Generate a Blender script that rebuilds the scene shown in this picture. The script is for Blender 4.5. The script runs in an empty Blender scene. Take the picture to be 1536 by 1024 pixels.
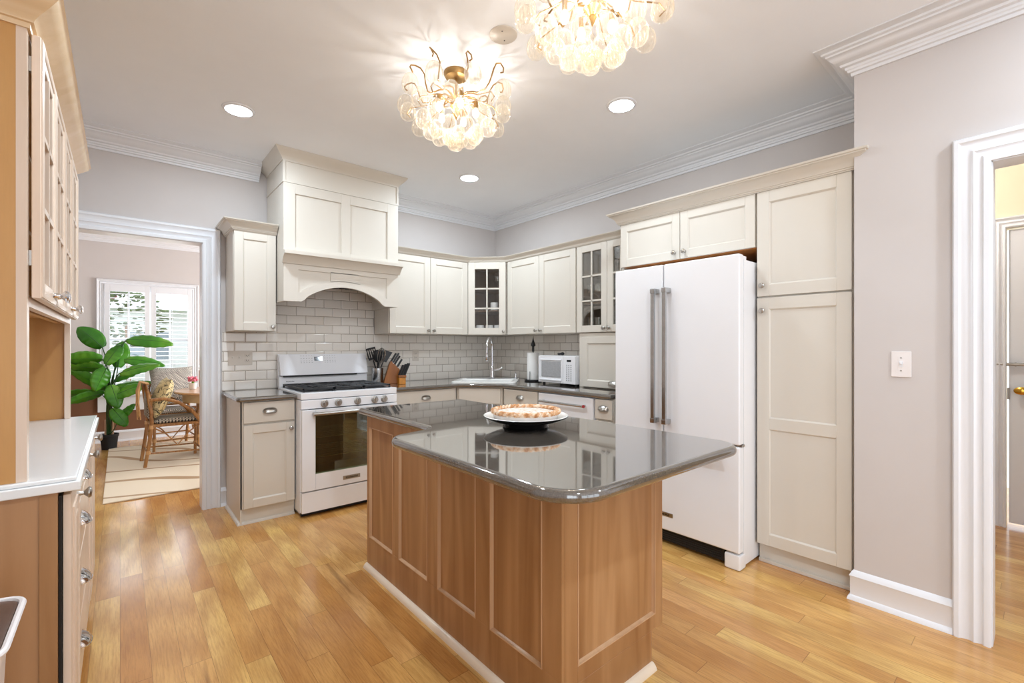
import bpy, bmesh, math, random
from mathutils import Vector, Matrix, Euler
PI = math.pi
random.seed(7)
S = bpy.context.scene
C = S.collection
D = bpy.data

# ------------------------------------------------------------------ camera
F_PX, Y0 = 687.6, 518.0
A = math.atan(588.0 / F_PX)
cam = D.cameras.new('camera'); cam_o = D.objects.new('camera', cam); C.objects.link(cam_o)
cam.sensor_width = 36.0; cam.lens = 36.0 * F_PX / 1536.0
cam.shift_y = (Y0 - 512.0) / 1536.0
cam.clip_start = 0.05; cam.clip_end = 200
cam_o.location = (0, 0, 1.265)
cam_o.rotation_euler = (PI / 2, 0, -A)
S.camera = cam_o

# ------------------------------------------------------------------ view, world, big lights
S.view_settings.view_transform = 'Standard'
S.view_settings.look = 'None'
S.view_settings.gamma = 1.0
S.view_settings.exposure = 0.30
S.view_settings.use_curve_mapping = False
S.cycles.use_denoising = True
S.cycles.max_bounces = 12
S.cycles.transparent_max_bounces = 24
S.cycles.caustics_reflective = False
S.cycles.caustics_refractive = False
S.cycles.sample_clamp_indirect = 4.0
w = D.worlds.new('world'); S.world = w; w.use_nodes = True
w.node_tree.nodes['Background'].inputs[0].default_value = (0.86, 0.93, 1.0, 1)
w.node_tree.nodes['Background'].inputs[1].default_value = 1.6

def area(name, loc, rot, sx, sy, power, col=(1, 1, 1)):
    l = D.lights.new(name, 'AREA'); l.shape = 'RECTANGLE'; l.size = sx; l.size_y = sy
    l.energy = power; l.color = col
    o = D.objects.new(name, l); C.objects.link(o); o.location = loc; o.rotation_euler = rot
    return o
# fill lights added at unseen openings; the dining window alone is in view
area('added_rear_fill', (1.2, -3.42, 1.35), (PI / 2, 0, 0), 2.9, 2.0, 20, (0.84, 0.92, 1.0))
area('added_side_fill', (-0.78, -1.6, 1.45), (0, -PI / 2, 0), 1.5, 1.9, 20, (0.84, 0.92, 1.0))
area('daylight_dining_window', (0.31, 8.25, 1.38), (-PI / 2, 0, 0), 1.1, 1.5, 18, (0.96, 0.98, 1.0))
area('added_dining_side_fill', (3.7, 6.2, 1.4), (0, PI / 2, 0), 1.5, 2.2, 150, (0.96, 0.98, 1.0))

# ------------------------------------------------------------------ colour and materials
def lin(c):
    c /= 255.0
    return c / 12.92 if c <= 0.04045 else ((c + 0.055) / 1.055) ** 2.4
def rgb(r, g, b): return (lin(r), lin(g), lin(b), 1)

class NT:
    def __init__(s, name):
        s.m = D.materials.new(name); s.m.use_nodes = True; s.t = s.m.node_tree
        s.b = s.t.nodes['Principled BSDF']; s.out = s.t.nodes['Material Output']
    def n(s, typ, **kw):
        x = s.t.nodes.new(typ)
        for k, v in kw.items():
            if k.startswith('i_'):
                x.inputs[k[2:].replace('_', ' ')].default_value = v
            else: setattr(x, k, v)
        return x
    def l(s, a, b): s.t.links.new(a, b)
    def math(s, op, a, b=None):
        x = s.t.nodes.new('ShaderNodeMath'); x.operation = op
        for i, v in enumerate((a, b)):
            if v is None: continue
            if isinstance(v, (int, float)): x.inputs[i].default_value = v
            else: s.l(v, x.inputs[i])
        return x.outputs[0]
    def mix(s, fac, a, b, blend='MIX'):
        x = s.t.nodes.new('ShaderNodeMix'); x.data_type = 'RGBA'; x.blend_type = blend
        for sock, v in ((x.inputs[0], fac), (x.inputs[6], a), (x.inputs[7], b)):
            if isinstance(v, (int, float, tuple)): sock.default_value = v
            else: s.l(v, sock)
        return x.outputs[2]
    def ramp(s, fac, stops):
        x = s.t.nodes.new('ShaderNodeValToRGB'); e = x.color_ramp.elements
        while len(e) < len(stops): e.new(0.5)
        for el, (p, c) in zip(e, stops): el.position = p; el.color = c
        s.l(fac, x.inputs[0]); return x.outputs[0]
    def coord(s, scale=(1, 1, 1), kind='Object', rnd=False):
        tc = s.t.nodes.new('ShaderNodeTexCoord'); mp = s.t.nodes.new('ShaderNodeMapping')
        mp.inputs['Scale'].default_value = scale
        v = tc.outputs[kind]
        if rnd:
            oi = s.t.nodes.new('ShaderNodeObjectInfo'); a = s.t.nodes.new('ShaderNodeVectorMath'); a.operation = 'MULTIPLY_ADD'
            cb = s.t.nodes.new('ShaderNodeCombineXYZ')
            for i in range(3): s.l(oi.outputs['Random'], cb.inputs[i])
            s.l(cb.outputs[0], a.inputs[0]); a.inputs[1].default_value = (7.3, 3.1, 5.7); s.l(v, a.inputs[2]); v = a.outputs[0]
        s.l(v, mp.inputs[0]); return mp.outputs[0]
    def noise(s, vec, scale=5, detail=3, rough=.5, dist=0):
        x = s.t.nodes.new('ShaderNodeTexNoise'); x.inputs['Scale'].default_value = scale
        x.inputs['Detail'].default_value = detail; x.inputs['Roughness'].default_value = rough
        x.inputs['Distortion'].default_value = dist; s.l(vec, x.inputs['Vector']); return x.outputs['Fac']
    def bump(s, h, strength=.2, dist=.01):
        x = s.t.nodes.new('ShaderNodeBump'); x.inputs['Strength'].default_value = strength
        x.inputs['Distance'].default_value = dist; s.l(h, x.inputs['Height']); s.l(x.outputs[0], s.b.inputs['Normal'])
    def set(s, **kw):
        for k, v in kw.items():
            sock = s.b.inputs[k.replace('_', ' ')]
            if isinstance(v, (int, float, tuple)): sock.default_value = v
            else: s.l(v, sock)
        return s

def plain(name, col, rough=.5, metal=0, var=.04, scale=6, coat=0, bump=0, spec=.5):
    n = NT(name); v = n.coord()
    f = n.noise(v, scale, 3)
    dark = tuple(c * (1 - var) for c in col[:3]) + (1,); lite = tuple(min(1, c * (1 + var)) for c in col[:3]) + (1,)
    n.set(Base_Color=n.ramp(f, [(.3, dark), (.7, lite)]), Roughness=rough, Metallic=metal, Coat_Weight=coat, Specular_IOR_Level=spec)
    n.b.inputs['Coat Roughness'].default_value = .05
    if bump: n.bump(n.noise(v, 300, 2), bump, .002)
    return n.m

M = {}
M['wall'] = plain('wall_paint', rgb(206, 199, 196), .85, var=.01)
M['cream_wall'] = plain('hall_wall_paint', rgb(238, 226, 200), .85, var=.01)
M['ceil'] = plain('ceiling_paint', rgb(245, 247, 251), .9, var=.008)
M['brown_wall'] = plain('brown_wall_paint', rgb(122, 82, 56), .8, var=.02)
M['trim'] = plain('white_trim_paint', rgb(232, 233, 237), .35, var=.01)
M['cab'] = plain('cream_cabinet_paint', rgb(217, 210, 199), .38, var=.012, scale=3)
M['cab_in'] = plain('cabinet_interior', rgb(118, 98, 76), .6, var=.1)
M['white'] = plain('white_enamel', rgb(242, 242, 245), .16, var=.005)
M['white_top'] = plain('white_solid_surface', rgb(240, 242, 243), .12, var=.01)
M['steel'] = plain('brushed_steel', rgb(190, 190, 190), .25, 1, var=.06, scale=30)
M['nickel'] = plain('satin_nickel', rgb(176, 172, 166), .28, 1, var=.04)
M['chrome'] = plain('polished_chrome', rgb(225, 225, 228), .06, 1, var=.01)
M['brass'] = plain('polished_brass', rgb(222, 180, 80), .22, 1, var=.05)
M['gold'] = plain('antique_gold', rgb(166, 132, 84), .35, .85, var=.08)
M['black'] = plain('black_cast_iron', rgb(28, 28, 30), .45, var=.1)
M['blackgloss'] = plain('black_gloss', rgb(14, 14, 16), .08, var=.05)
M['dark'] = plain('dark_recess', rgb(30, 24, 20), .8, var=.1)
M['grey'] = plain('mid_grey_plastic', rgb(150, 150, 154), .4, var=.05)
M['mesh_grey'] = plain('grey_screen', rgb(170, 170, 172), .3, var=.1, scale=60)
M['paper'] = plain('paper_towel', rgb(243, 241, 238), .95, var=.02, bump=.4)
M['ceramic'] = plain('white_ceramic', rgb(240, 238, 234), .15, var=.01)
M['red'] = plain('red_badge', rgb(170, 30, 40), .3)
M['pinkflower'] = plain('pink_petals', rgb(232, 130, 150), .6)
M['plate_plastic'] = plain('switch_plate_plastic', rgb(236, 230, 228), .35, var=.01)
M['tan_plate'] = plain('tan_outlet_plate', rgb(214, 205, 194), .35, var=.01)
M['slot'] = plain('outlet_slot', rgb(50, 44, 40), .6)
M['binwhite'] = plain('bin_plastic', rgb(236, 232, 232), .35, var=.01)
M['binbrown'] = plain('bin_inside_brown', rgb(88, 66, 56), .3, var=.1)
M['shoe'] = plain('pale_maple_shoe', rgb(232, 214, 192), .3, var=.04)
M['pie_side'] = plain('sugar_dust', rgb(226, 220, 216), .9, var=.05, scale=40, bump=.3)
M['amber'] = plain('amber_block', rgb(196, 124, 28), .3, var=.15, scale=40)
M['terra'] = plain('pale_stem', rgb(196, 160, 130), .7, var=.15)
M['soil'] = plain('dark_pot', rgb(22, 24, 26), .6, var=.1)
M['glow'] = None

def wood(name, a, b, c, axis='Z', rough=.35, grain=1.0, coat=0.0, ring=8):
    n = NT(name)
    sc = {'Z': (9, 9, .8), 'X': (.8, 9, 9), 'Y': (9, .8, 9)}[axis]
    v = n.coord(sc, rnd=True)
    big = n.noise(v, 1.2 * grain, 2, .5, 1.0)
    wv = n.n('ShaderNodeTexWave', wave_type='RINGS'); wv.inputs['Scale'].default_value = .25 * grain; wv.inputs['Distortion'].default_value = ring
    wv.inputs['Detail'].default_value = 2; wv.inputs['Detail Scale'].default_value = .6; n.l(v, wv.inputs['Vector'])
    fine = n.noise(n.coord(tuple(k * 6 for k in sc)), 4, 4, .6)
    base = n.ramp(big, [(.25, a), (.5, b), (.78, c)])
    col = n.mix(n.math('MULTIPLY', wv.outputs['Fac'], .22), base, a)
    col = n.mix(n.math('MULTIPLY', fine, .18), col, tuple(k * .6 for k in a[:3]) + (1,))
    n.set(Base_Color=col, Roughness=rough, Coat_Weight=coat); n.b.inputs['Coat Roughness'].default_value = .08
    return n.m
M['maple'] = wood('honey_maple', rgb(146, 100, 60), rgb(172, 127, 84), rgb(196, 152, 108))
M['maple_x'] = wood('honey_maple_horizontal', rgb(186, 134, 90), rgb(202, 151, 106), rgb(214, 166, 122), 'Y')
M['maple_light'] = wood('pale_maple', rgb(214, 174, 128), rgb(225, 190, 146), rgb(232, 200, 160))
M['bead'] = wood('bead_maple', rgb(192, 150, 112), rgb(204, 164, 126), rgb(214, 178, 142))
M['maple_pale'] = wood('glazed_maple', rgb(226, 202, 180), rgb(232, 211, 192), rgb(238, 220, 204), rough=.3)
M['hutchside'] = wood('hutch_side_maple', rgb(188, 136, 78), rgb(205, 154, 92), rgb(215, 168, 106))
M['hutchlow'] = wood('hutch_lower_maple', rgb(178, 132, 90), rgb(190, 145, 104), rgb(200, 156, 116))
M['crownwood'] = wood('maple_crown', rgb(224, 192, 150), rgb(232, 202, 162), rgb(240, 214, 178), 'Y', rough=.22)
M['block'] = wood('knife_block_wood', rgb(130, 72, 22), rgb(152, 88, 30), rgb(168, 102, 40))
M['table'] = wood('table_wood', rgb(176, 130, 88), rgb(196, 150, 108), rgb(212, 170, 130), 'X', coat=.5)
M['table_pale'] = wood('table_apron_wood', rgb(220, 186, 140), rgb(230, 200, 158), rgb(238, 212, 176), 'X')
M['rattan'] = wood('rattan_cane', rgb(128, 84, 42), rgb(164, 114, 62), rgb(196, 148, 92), grain=3)
M['rattan_light'] = wood('rattan_binding', rgb(172, 126, 76), rgb(198, 152, 100), rgb(218, 178, 130), grain=5)
M['orangewood'] = wood('raw_birch_ply', rgb(176, 106, 46), rgb(196, 124, 60), rgb(206, 138, 76))

# oak strip floor: boards run along Y
def floor_mat():
    n = NT('oak_strip_floor'); tc = n.n('ShaderNodeTexCoord'); sp = n.n('ShaderNodeSeparateXYZ'); n.l(tc.outputs['Object'], sp.inputs[0])
    X, Y = sp.outputs[0], sp.outputs[1]
    W, L = .094, 1.05
    r = n.math('DIVIDE', X, W); row = n.math('FLOOR', r); fr = n.math('FRACT', r)
    wn = n.n('ShaderNodeTexWhiteNoise', noise_dimensions='1D'); n.l(row, wn.inputs['W'])
    y2 = n.math('DIVIDE', n.math('ADD', Y, n.math('MULTIPLY', wn.outputs['Value'], 7.0)), L)
    cl = n.math('FLOOR', y2); fy = n.math('FRACT', y2)
    cb = n.n('ShaderNodeCombineXYZ'); n.l(row, cb.inputs[0]); n.l(cl, cb.inputs[1])
    w2 = n.n('ShaderNodeTexWhiteNoise', noise_dimensions='2D'); n.l(cb.outputs[0], w2.inputs['Vector'])
    base = n.ramp(w2.outputs['Value'], [(0, rgb(196, 138, 72)), (.3, rgb(208, 154, 86)), (.55, rgb(220, 170, 98)), (.8, rgb(230, 188, 112)), (1, rgb(212, 154, 94))])
    # grain follows each board, shifted by board
    off = n.n('ShaderNodeVectorMath', operation='MULTIPLY_ADD'); n.l(w2.outputs['Color'], off.inputs[0]); off.inputs[1].default_value = (9, 9, 9); n.l(tc.outputs['Object'], off.inputs[2])
    mp = n.n('ShaderNodeMapping'); mp.inputs['Scale'].default_value = (13, .75, 1); n.l(off.outputs[0], mp.inputs[0])
    wv = n.n('ShaderNodeTexWave', wave_type='RINGS'); wv.inputs['Scale'].default_value = 1.1; wv.inputs['Distortion'].default_value = 9
    wv.inputs['Detail'].default_value = 3; wv.inputs['Detail Scale'].default_value = .5; n.l(mp.outputs[0], wv.inputs['Vector'])
    fine = n.noise(mp.outputs[0], 14, 5, .65)
    knot = n.noise(mp.outputs[0], 1.3, 2)
    c = n.mix(n.math('MULTIPLY', wv.outputs['Fac'], .42), base, rgb(166, 108, 50))
    c = n.mix(n.ramp(fine, [(.42, (0, 0, 0, 1)), (.75, (.55, .55, .55, 1))]), c, rgb(140, 86, 40))
    kf = n.ramp(knot, [(0, (0, 0, 0, 1)), (.70, (0, 0, 0, 1)), (.82, (1, 1, 1, 1))])
    c = n.mix(n.math('MULTIPLY', kf, .55), c, rgb(104, 64, 34))
    e = n.math('MAXIMUM', n.math('LESS_THAN', fr, .018), n.math('LESS_THAN', fy, .0022))
    c = n.mix(n.math('MULTIPLY', e, .55), c, rgb(96, 60, 30))
    n.set(Base_Color=c, Roughness=n.math('ADD', n.math('MULTIPLY', fine, .1), .16), Coat_Weight=.22)
    n.b.inputs['Coat Roughness'].default_value = .10
    h = n.math('SUBTRACT', n.math('MULTIPLY', fine, .15), e)
    n.bump(h, .25, .002)
    return n.m
M['floor'] = floor_mat()

def tile_mat(name, axis):
    n = NT(name); tc = n.n('ShaderNodeTexCoord'); sp = n.n('ShaderNodeSeparateXYZ'); n.l(tc.outputs['Object'], sp.inputs[0])
    cb = n.n('ShaderNodeCombineXYZ'); n.l(sp.outputs[axis], cb.inputs[0]); n.l(n.math('SUBTRACT', sp.outputs[2], .905), cb.inputs[1])
    def brick(sm):
        b = n.n('ShaderNodeTexBrick', offset=.5); n.l(cb.outputs[0], b.inputs['Vector'])
        b.inputs['Scale'].default_value = 1; b.inputs['Brick Width'].default_value = .155; b.inputs['Row Height'].default_value = .0775
        b.inputs['Mortar Size'].default_value = sm[0]; b.inputs['Mortar Smooth'].default_value = sm[1]; return b
    b = brick((.0016, .1)); b.inputs['Color1'].default_value = rgb(244, 238, 230); b.inputs['Color2'].default_value = rgb(233, 226, 217)
    b.inputs['Mortar'].default_value = rgb(128, 106, 88)
    b2 = brick((.010, 1.0))
    n.set(Base_Color=b.outputs['Color'], Roughness=n.math('ADD', n.math('MULTIPLY', b.outputs['Fac'], .5), .10))
    h = n.math('SUBTRACT', n.math('MULTIPLY', n.noise(n.coord(), 9, 2), .35), b2.outputs['Fac'])
    n.bump(h, .5, .004)
    return n.m
M['tile_x'] = tile_mat('subway_tile_back', 0)
M['tile_y'] = tile_mat('subway_tile_side', 1)

def quartz(name, base):
    n = NT(name); v = n.coord()
    a = n.noise(v, 220, 2, .7); b = n.noise(v, 3, 4, .6)
    d = tuple(k * .78 for k in base[:3]) + (1,); l = tuple(k * 1.25 for k in base[:3]) + (1,)
    c = n.ramp(a, [(.35, d), (.5, base), (.68, l)])
    c = n.mix(n.math('MULTIPLY', b, .3), c, l)
    n.set(Base_Color=c, Roughness=.08, Specular_IOR_Level=.6, Coat_Weight=1.0, Coat_IOR=1.85, Coat_Roughness=.03)
    return n.m
M['quartz'] = quartz('taupe_grey_quartz', rgb(86, 79, 72))

def glass(name, tint=(1, 1, 1, 1), refl=.12):
    n = NT(name); tr = n.n('ShaderNodeBsdfTransparent'); tr.inputs[0].default_value = tint
    gl = n.n('ShaderNodeBsdfGlossy'); gl.inputs['Roughness'].default_value = .02
    lw = n.n('ShaderNodeLayerWeight'); lw.inputs[0].default_value = .35
    mx = n.n('ShaderNodeMixShader'); n.l(n.math('ADD', n.math('MULTIPLY', lw.outputs['Facing'], .5), refl * .5), mx.inputs[0])
    n.l(tr.outputs[0], mx.inputs[1]); n.l(gl.outputs[0], mx.inputs[2]); n.l(mx.outputs[0], n.out.inputs[0]); return n.m
M['glass'] = glass('clear_glass')
M['glassware'] = glass('drinking_glass', (.9, .93, .9, 1), .3)
M['ovenglass'] = glass('oven_glass', (.66, .74, .60, 1), .2)  # green tint paints in the greenish reflection on the oven window
M['white_soft'] = plain('white_satin_enamel', rgb(238, 238, 242), .42, var=.005)
M['oven_in'] = plain('oven_enamel', rgb(52, 50, 40), .35, var=.1)

def ribglass():
    n = NT('ribbed_crystal'); tr = n.n('ShaderNodeBsdfTransparent'); tr.inputs[0].default_value = (1, .97, .92, 1)
    gl = n.n('ShaderNodeBsdfGlossy'); gl.inputs['Roughness'].default_value = .08
    tl = n.n('ShaderNodeBsdfTranslucent'); tl.inputs[0].default_value = (1, .95, .87, 1)
    df = n.n('ShaderNodeBsdfDiffuse'); df.inputs[0].default_value = (.9, .87, .82, 1)
    lw = n.n('ShaderNodeLayerWeight'); lw.inputs[0].default_value = .3
    m0 = n.n('ShaderNodeMixShader'); m0.inputs[0].default_value = .4; n.l(tl.outputs[0], m0.inputs[1]); n.l(df.outputs[0], m0.inputs[2])
    m1 = n.n('ShaderNodeMixShader'); m1.inputs[0].default_value = .5; n.l(m0.outputs[0], m1.inputs[1]); n.l(gl.outputs[0], m1.inputs[2])
    m2 = n.n('ShaderNodeMixShader'); n.l(n.math('ADD', n.math('MULTIPLY', lw.outputs['Facing'], .55), .05), m2.inputs[0])
    n.l(tr.outputs[0], m2.inputs[1]); n.l(m1.outputs[0], m2.inputs[2]); n.l(m2.outputs[0], n.out.inputs[0]); return n.m
M['crystal'] = ribglass()

def emit(name, col, s, transp=False):
    n = NT(name); e = n.n('ShaderNodeEmission'); e.inputs[0].default_value = col; e.inputs[1].default_value = s
    if transp:
        t = n.n('ShaderNodeBsdfTransparent'); a = n.n('ShaderNodeAddShader'); n.l(e.outputs[0], a.inputs[0]); n.l(t.outputs[0], a.inputs[1]); n.l(a.outputs[0], n.out.inputs[0])
    else: n.l(e.outputs[0], n.out.inputs[0])
    return n.m
M['lamp'] = emit('downlight_lens', (.97, .99, 1, 1), 12)
M['bulb'] = emit('bulb_glow', (1, .84, .62, 1), 4.5, True)
M_HALL = emit('added_hall_glow', (1, .86, .62, 1), 14)
M['lcd'] = emit('clock_digits', (.6, .85, 1, 1), 1.2)

def leaf_mat():
    n = NT('leaf_green'); v = n.coord(rnd=True)
    f = n.noise(v, 3, 3); c = n.ramp(f, [(.25, rgb(40, 112, 30)), (.5, rgb(84, 160, 40)), (.8, rgb(146, 196, 62))])
    n.set(Base_Color=c, Roughness=.28); n.b.inputs['Subsurface Weight'].default_value = 0
    tl = n.n('ShaderNodeBsdfTranslucent'); n.l(c, tl.inputs[0]); mx = n.n('ShaderNodeMixShader'); mx.inputs[0].default_value = .3
    n.l(n.b.outputs[0], mx.inputs[1]); n.l(tl.outputs[0], mx.inputs[2]); n.l(mx.outputs[0], n.out.inputs[0])
    return n.m
M['leaf'] = leaf_mat()
M['leafrib'] = plain('leaf_rib', rgb(28, 70, 24), .4)

def rug_mat():
    n = NT('cream_rug'); v = n.coord((1, 1, 1))
    wv = n.n('ShaderNodeTexWave', wave_type='BANDS', bands_direction='DIAGONAL'); wv.inputs['Scale'].default_value = 1.3; wv.inputs['Distortion'].default_value = 5
    wv.inputs['Detail'].default_value = 0; wv.inputs['Detail Scale'].default_value = 1; n.l(n.coord((.45, .95, 1)), wv.inputs['Vector'])
    line = n.ramp(wv.outputs['Fac'], [(0, (1, 1, 1, 1)), (.025, (1, 1, 1, 1)), (.05, (0, 0, 0, 1))])
    c = n.mix(n.math('MULTIPLY', n.noise(v, 160, 2), .25), rgb(232, 218, 194), rgb(206, 188, 160))
    c = n.mix(line, c, rgb(176, 146, 112))
    n.set(Base_Color=c, Roughness=.95); n.bump(n.noise(v, 260, 2), .6, .004); return n.m
M['rug'] = rug_mat()

def pattern(name, kind):
    n = NT(name); v = n.coord()
    if kind == 'zig':
        tc = n.n('ShaderNodeSeparateXYZ'); n.l(v, tc.inputs[0])
        z = n.math('ADD', n.math('MULTIPLY', tc.outputs[2], 60), n.math('MULTIPLY', n.math('PINGPONG', n.math('ADD', tc.outputs[0], tc.outputs[1]), .03), 60))
        f = n.math('LESS_THAN', n.math('FRACT', z), .5); c = n.mix(f, rgb(222, 214, 200), rgb(44, 46, 56))
    elif kind == 'weave':
        ck = n.n('ShaderNodeTexChecker'); ck.inputs['Scale'].default_value = 70; n.l(v, ck.inputs['Vector'])
        c = n.mix(ck.outputs['Fac'], rgb(40, 38, 40), rgb(206, 196, 178))
    else:
        vo = n.noise(v, 11, 2, .5, 2.2)
        f = n.ramp(vo, [(0, (0, 0, 0, 1)), (.44, (0, 0, 0, 1)), (.46, (1, 1, 1, 1)), (.50, (1, 1, 1, 1)), (.52, (0, 0, 0, 1)), (1, (0, 0, 0, 1))])
        c = n.mix(f, n.mix(n.noise(v, 4, 2), rgb(226, 212, 172), rgb(206, 182, 120)), rgb(46, 40, 34))
    n.set(Base_Color=c, Roughness=.9); return n.m
M['zig'] = pattern('black_white_chevron', 'zig'); M['weave'] = pattern('black_white_weave', 'weave'); M['leopard'] = pattern('swirl_print', 'swirl')

def pie_mat():
    n = NT('sugared_pie'); v = n.coord()
    f = n.noise(v, 60, 4, .7); c = n.ramp(f, [(.35, rgb(200, 156, 112)), (.47, rgb(224, 208, 194)), (.6, rgb(232, 226, 222))])
    n.set(Base_Color=c, Roughness=.85); n.bump(f, .5, .004); return n.m
M['pie'] = pie_mat()
def crust_mat():
    n = NT('baked_crust'); v = n.coord(); f = n.noise(v, 45, 3)
    n.set(Base_Color=n.ramp(f, [(.3, rgb(176, 116, 66)), (.46, rgb(212, 160, 112)), (.62, rgb(238, 216, 192))]), Roughness=.6); return n.m
M['crust'] = crust_mat()

# ------------------------------------------------------------------ mesh helpers
class MB:
    def __init__(s): s.b = bmesh.new(); s.T = Matrix.Identity(4); s.wn = False
    def at(s, *loc, rz=0, rx=0, ry=0):
        s.T = Matrix.Translation(loc) @ Euler((rx, ry, rz)).to_matrix().to_4x4(); return s
    def _add(s, pts, faces, smooth=False):
        vs = [s.b.verts.new(s.T @ Vector(p)) for p in pts]
        out = []
        for f in faces:
            try: fc = s.b.faces.new([vs[i] for i in f]); fc.smooth = smooth; out.append(fc)
            except ValueError: pass
        return vs, out
    def box(s, x0, x1, y0, y1, z0, z1, bev=0, seg=2):
        P = [(x, y, z) for x in (x0, x1) for y in (y0, y1) for z in (z0, z1)]
        vs, fs = s._add(P, [(0, 1, 3, 2), (4, 6, 7, 5), (0, 4, 5, 1), (2, 3, 7, 6), (0, 2, 6, 4), (1, 5, 7, 3)])
        if bev:
            s.wn = True; es = list({e for f in fs for e in f.edges})
            bmesh.ops.bevel(s.b, geom=es, offset=bev, segments=seg, affect='EDGES', profile=.5)
        return s
    def prism(s, poly, lo, hi, plane='XY', bev=0, seg=3):
        mp = {'XY': lambda a, b, c: (a, b, c), 'XZ': lambda a, b, c: (a, c, b), 'YZ': lambda a, b, c: (c, a, b)}[plane]
        n = len(poly)
        P = [mp(a, b, lo) for a, b in poly] + [mp(a, b, hi) for a, b in poly]
        F = [tuple(range(n))[::-1], tuple(range(n, 2 * n))] + [(i, (i + 1) % n, n + (i + 1) % n, n + i) for i in range(n)]
        vs, fs = s._add(P, F)
        if bev:
            s.wn = True; es = list({e for f in fs[:2] for e in f.edges})
            bmesh.ops.bevel(s.b, geom=es, offset=bev, segments=seg, affect='EDGES', profile=.5)
        return s
    def lathe(s, prof, c=(0, 0, 0), axis='Z', n=24, smooth=True, rib=0, ribn=16, sx=1, sy=1):
        P = []; 
        for r, h in prof:
            for i in range(n):
                a = 2 * PI * i / n; rr = r * (1 + rib * math.cos(a * ribn))
                u, v = rr * math.cos(a) * sx, rr * math.sin(a) * sy
                P.append({'Z': (c[0] + u, c[1] + v, c[2] + h), 'Y': (c[0] + u, c[1] + h, c[2] + v), 'X': (c[0] + h, c[1] + u, c[2] + v)}[axis])
        F = []
        for k in range(len(prof) - 1):
            for i in range(n):
                j = (i + 1) % n; F.append((k * n + i, k * n + j, (k + 1) * n + j, (k + 1) * n + i))
        if prof[0][0] > 1e-6: F.append(tuple(range(n))[::-1])
        if prof[-1][0] > 1e-6: F.append(tuple(range((len(prof) - 1) * n, len(prof) * n)))
        vs, fs = s._add(P, F, smooth)
        return s
    def cyl(s, r, h0, h1, c=(0, 0, 0), axis='Z', n=24, r2=None, cap=True):
        r2 = r if r2 is None else r2
        return s.lathe([(r, h0), (r2, h1)], c, axis, n)
    def tube(s, pts, r, n=8, r2=None, closed=False):
        pts = [Vector(p) for p in pts]; N = len(pts); rings = []
        up = None
        for i, p in enumerate(pts):
            if closed: t = pts[(i + 1) % N] - pts[i - 1]
            else: t = pts[min(i + 1, N - 1)] - pts[max(i - 1, 0)]
            t.normalize()
            if up is None:
                up = Vector((0, 0, 1)) if abs(t.z) < .9 else Vector((1, 0, 0))
            u = (up - t * up.dot(t)); u.normalize(); v = t.cross(u); up = u
            rr = r if r2 is None else r + (r2 - r) * i / (N - 1)
            if callable(r): rr = r(i / (N - 1))
            rings.append([p + u * rr * math.cos(2 * PI * k / n) + v * rr * math.sin(2 * PI * k / n) for k in range(n)])
        P = [q for rg in rings for q in rg]; F = []
        for i in range(N if closed else N - 1):
            j = (i + 1) % N
            for k in range(n): l = (k + 1) % n; F.append((i * n + k, i * n + l, j * n + l, j * n + k))
        if not closed: F += [tuple(range(n))[::-1], tuple(range((N - 1) * n, N * n))]
        s._add(P, F, True); return s
    def sphere(s, c, rx, ry=None, rz=None, n=16, m=10):
        ry = rx if ry is None else ry; rz = rx if rz is None else rz
        prof = [(max(1e-5, math.sin(PI * k / m)), -math.cos(PI * k / m)) for k in range(m + 1)]
        P = []
        for r, h in prof:
            for i in range(n):
                a = 2 * PI * i / n; P.append((c[0] + rx * r * math.cos(a), c[1] + ry * r * math.sin(a), c[2] + rz * h))
        F = [(k * n + i, k * n + (i + 1) % n, (k + 1) * n + (i + 1) % n, (k + 1) * n + i) for k in range(m) for i in range(n)]
        s._add(P, F, True); return s
    def sweep(s, path, prof, plane=None, closed=False, side=1):
        """profile (out, height) along a plan path with mitred corners; plane maps (a,b,h)->xyz"""
        plane = plane or (lambda a, b, h: (a, b, h))
        N = len(path); R = []
        for i in range(N):
            p = Vector(path[i])
            d0 = (p - Vector(path[i - 1])).normalized() if (i > 0 or closed) else None
            d1 = (Vector(path[(i + 1) % N]) - p).normalized() if (i < N - 1 or closed) else None
            if d0 is None: d0 = d1
            if d1 is None: d1 = d0
            n0 = Vector((-d0.y, d0.x)) * side; n1 = Vector((-d1.y, d1.x)) * side
            m = (n0 + n1); m = m / max(1e-6, m.dot(n0))
            R.append([plane(p.x + m.x * o, p.y + m.y * o, h) for o, h in prof])
        n = len(prof); P = [q for r in R for q in r]; F = []
        for i in range(N if closed else N - 1):
            j = (i + 1) % N
            for k in range(n): l = (k + 1) % n; F.append((i * n + k, i * n + l, j * n + l, j * n + k))
        if not closed: F += [tuple(range(n))[::-1], tuple(range((N - 1) * n, N * n))]
        s._add(P, F); return s
    def slab(s, poly, z0, z1, r=None, seg=7):
        """worktop with a full rounded edge: rings of the outline, each mitred inward"""
        N = len(poly); r = r or (z1 - z0) / 2 - .0002; rings = []
        A_ = sum(poly[i - 1][0] * poly[i][1] - poly[i][0] * poly[i - 1][1] for i in range(N)); sg = 1 if A_ > 0 else -1
        ms = []
        for i in range(N):
            p = Vector(poly[i]); d0 = (p - Vector(poly[i - 1])).normalized(); d1 = (Vector(poly[(i + 1) % N]) - p).normalized()
            n0 = Vector((-d0.y, d0.x)) * sg; n1 = Vector((-d1.y, d1.x)) * sg; m = n0 + n1; ms.append(m / max(1e-6, m.dot(n0)))
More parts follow.
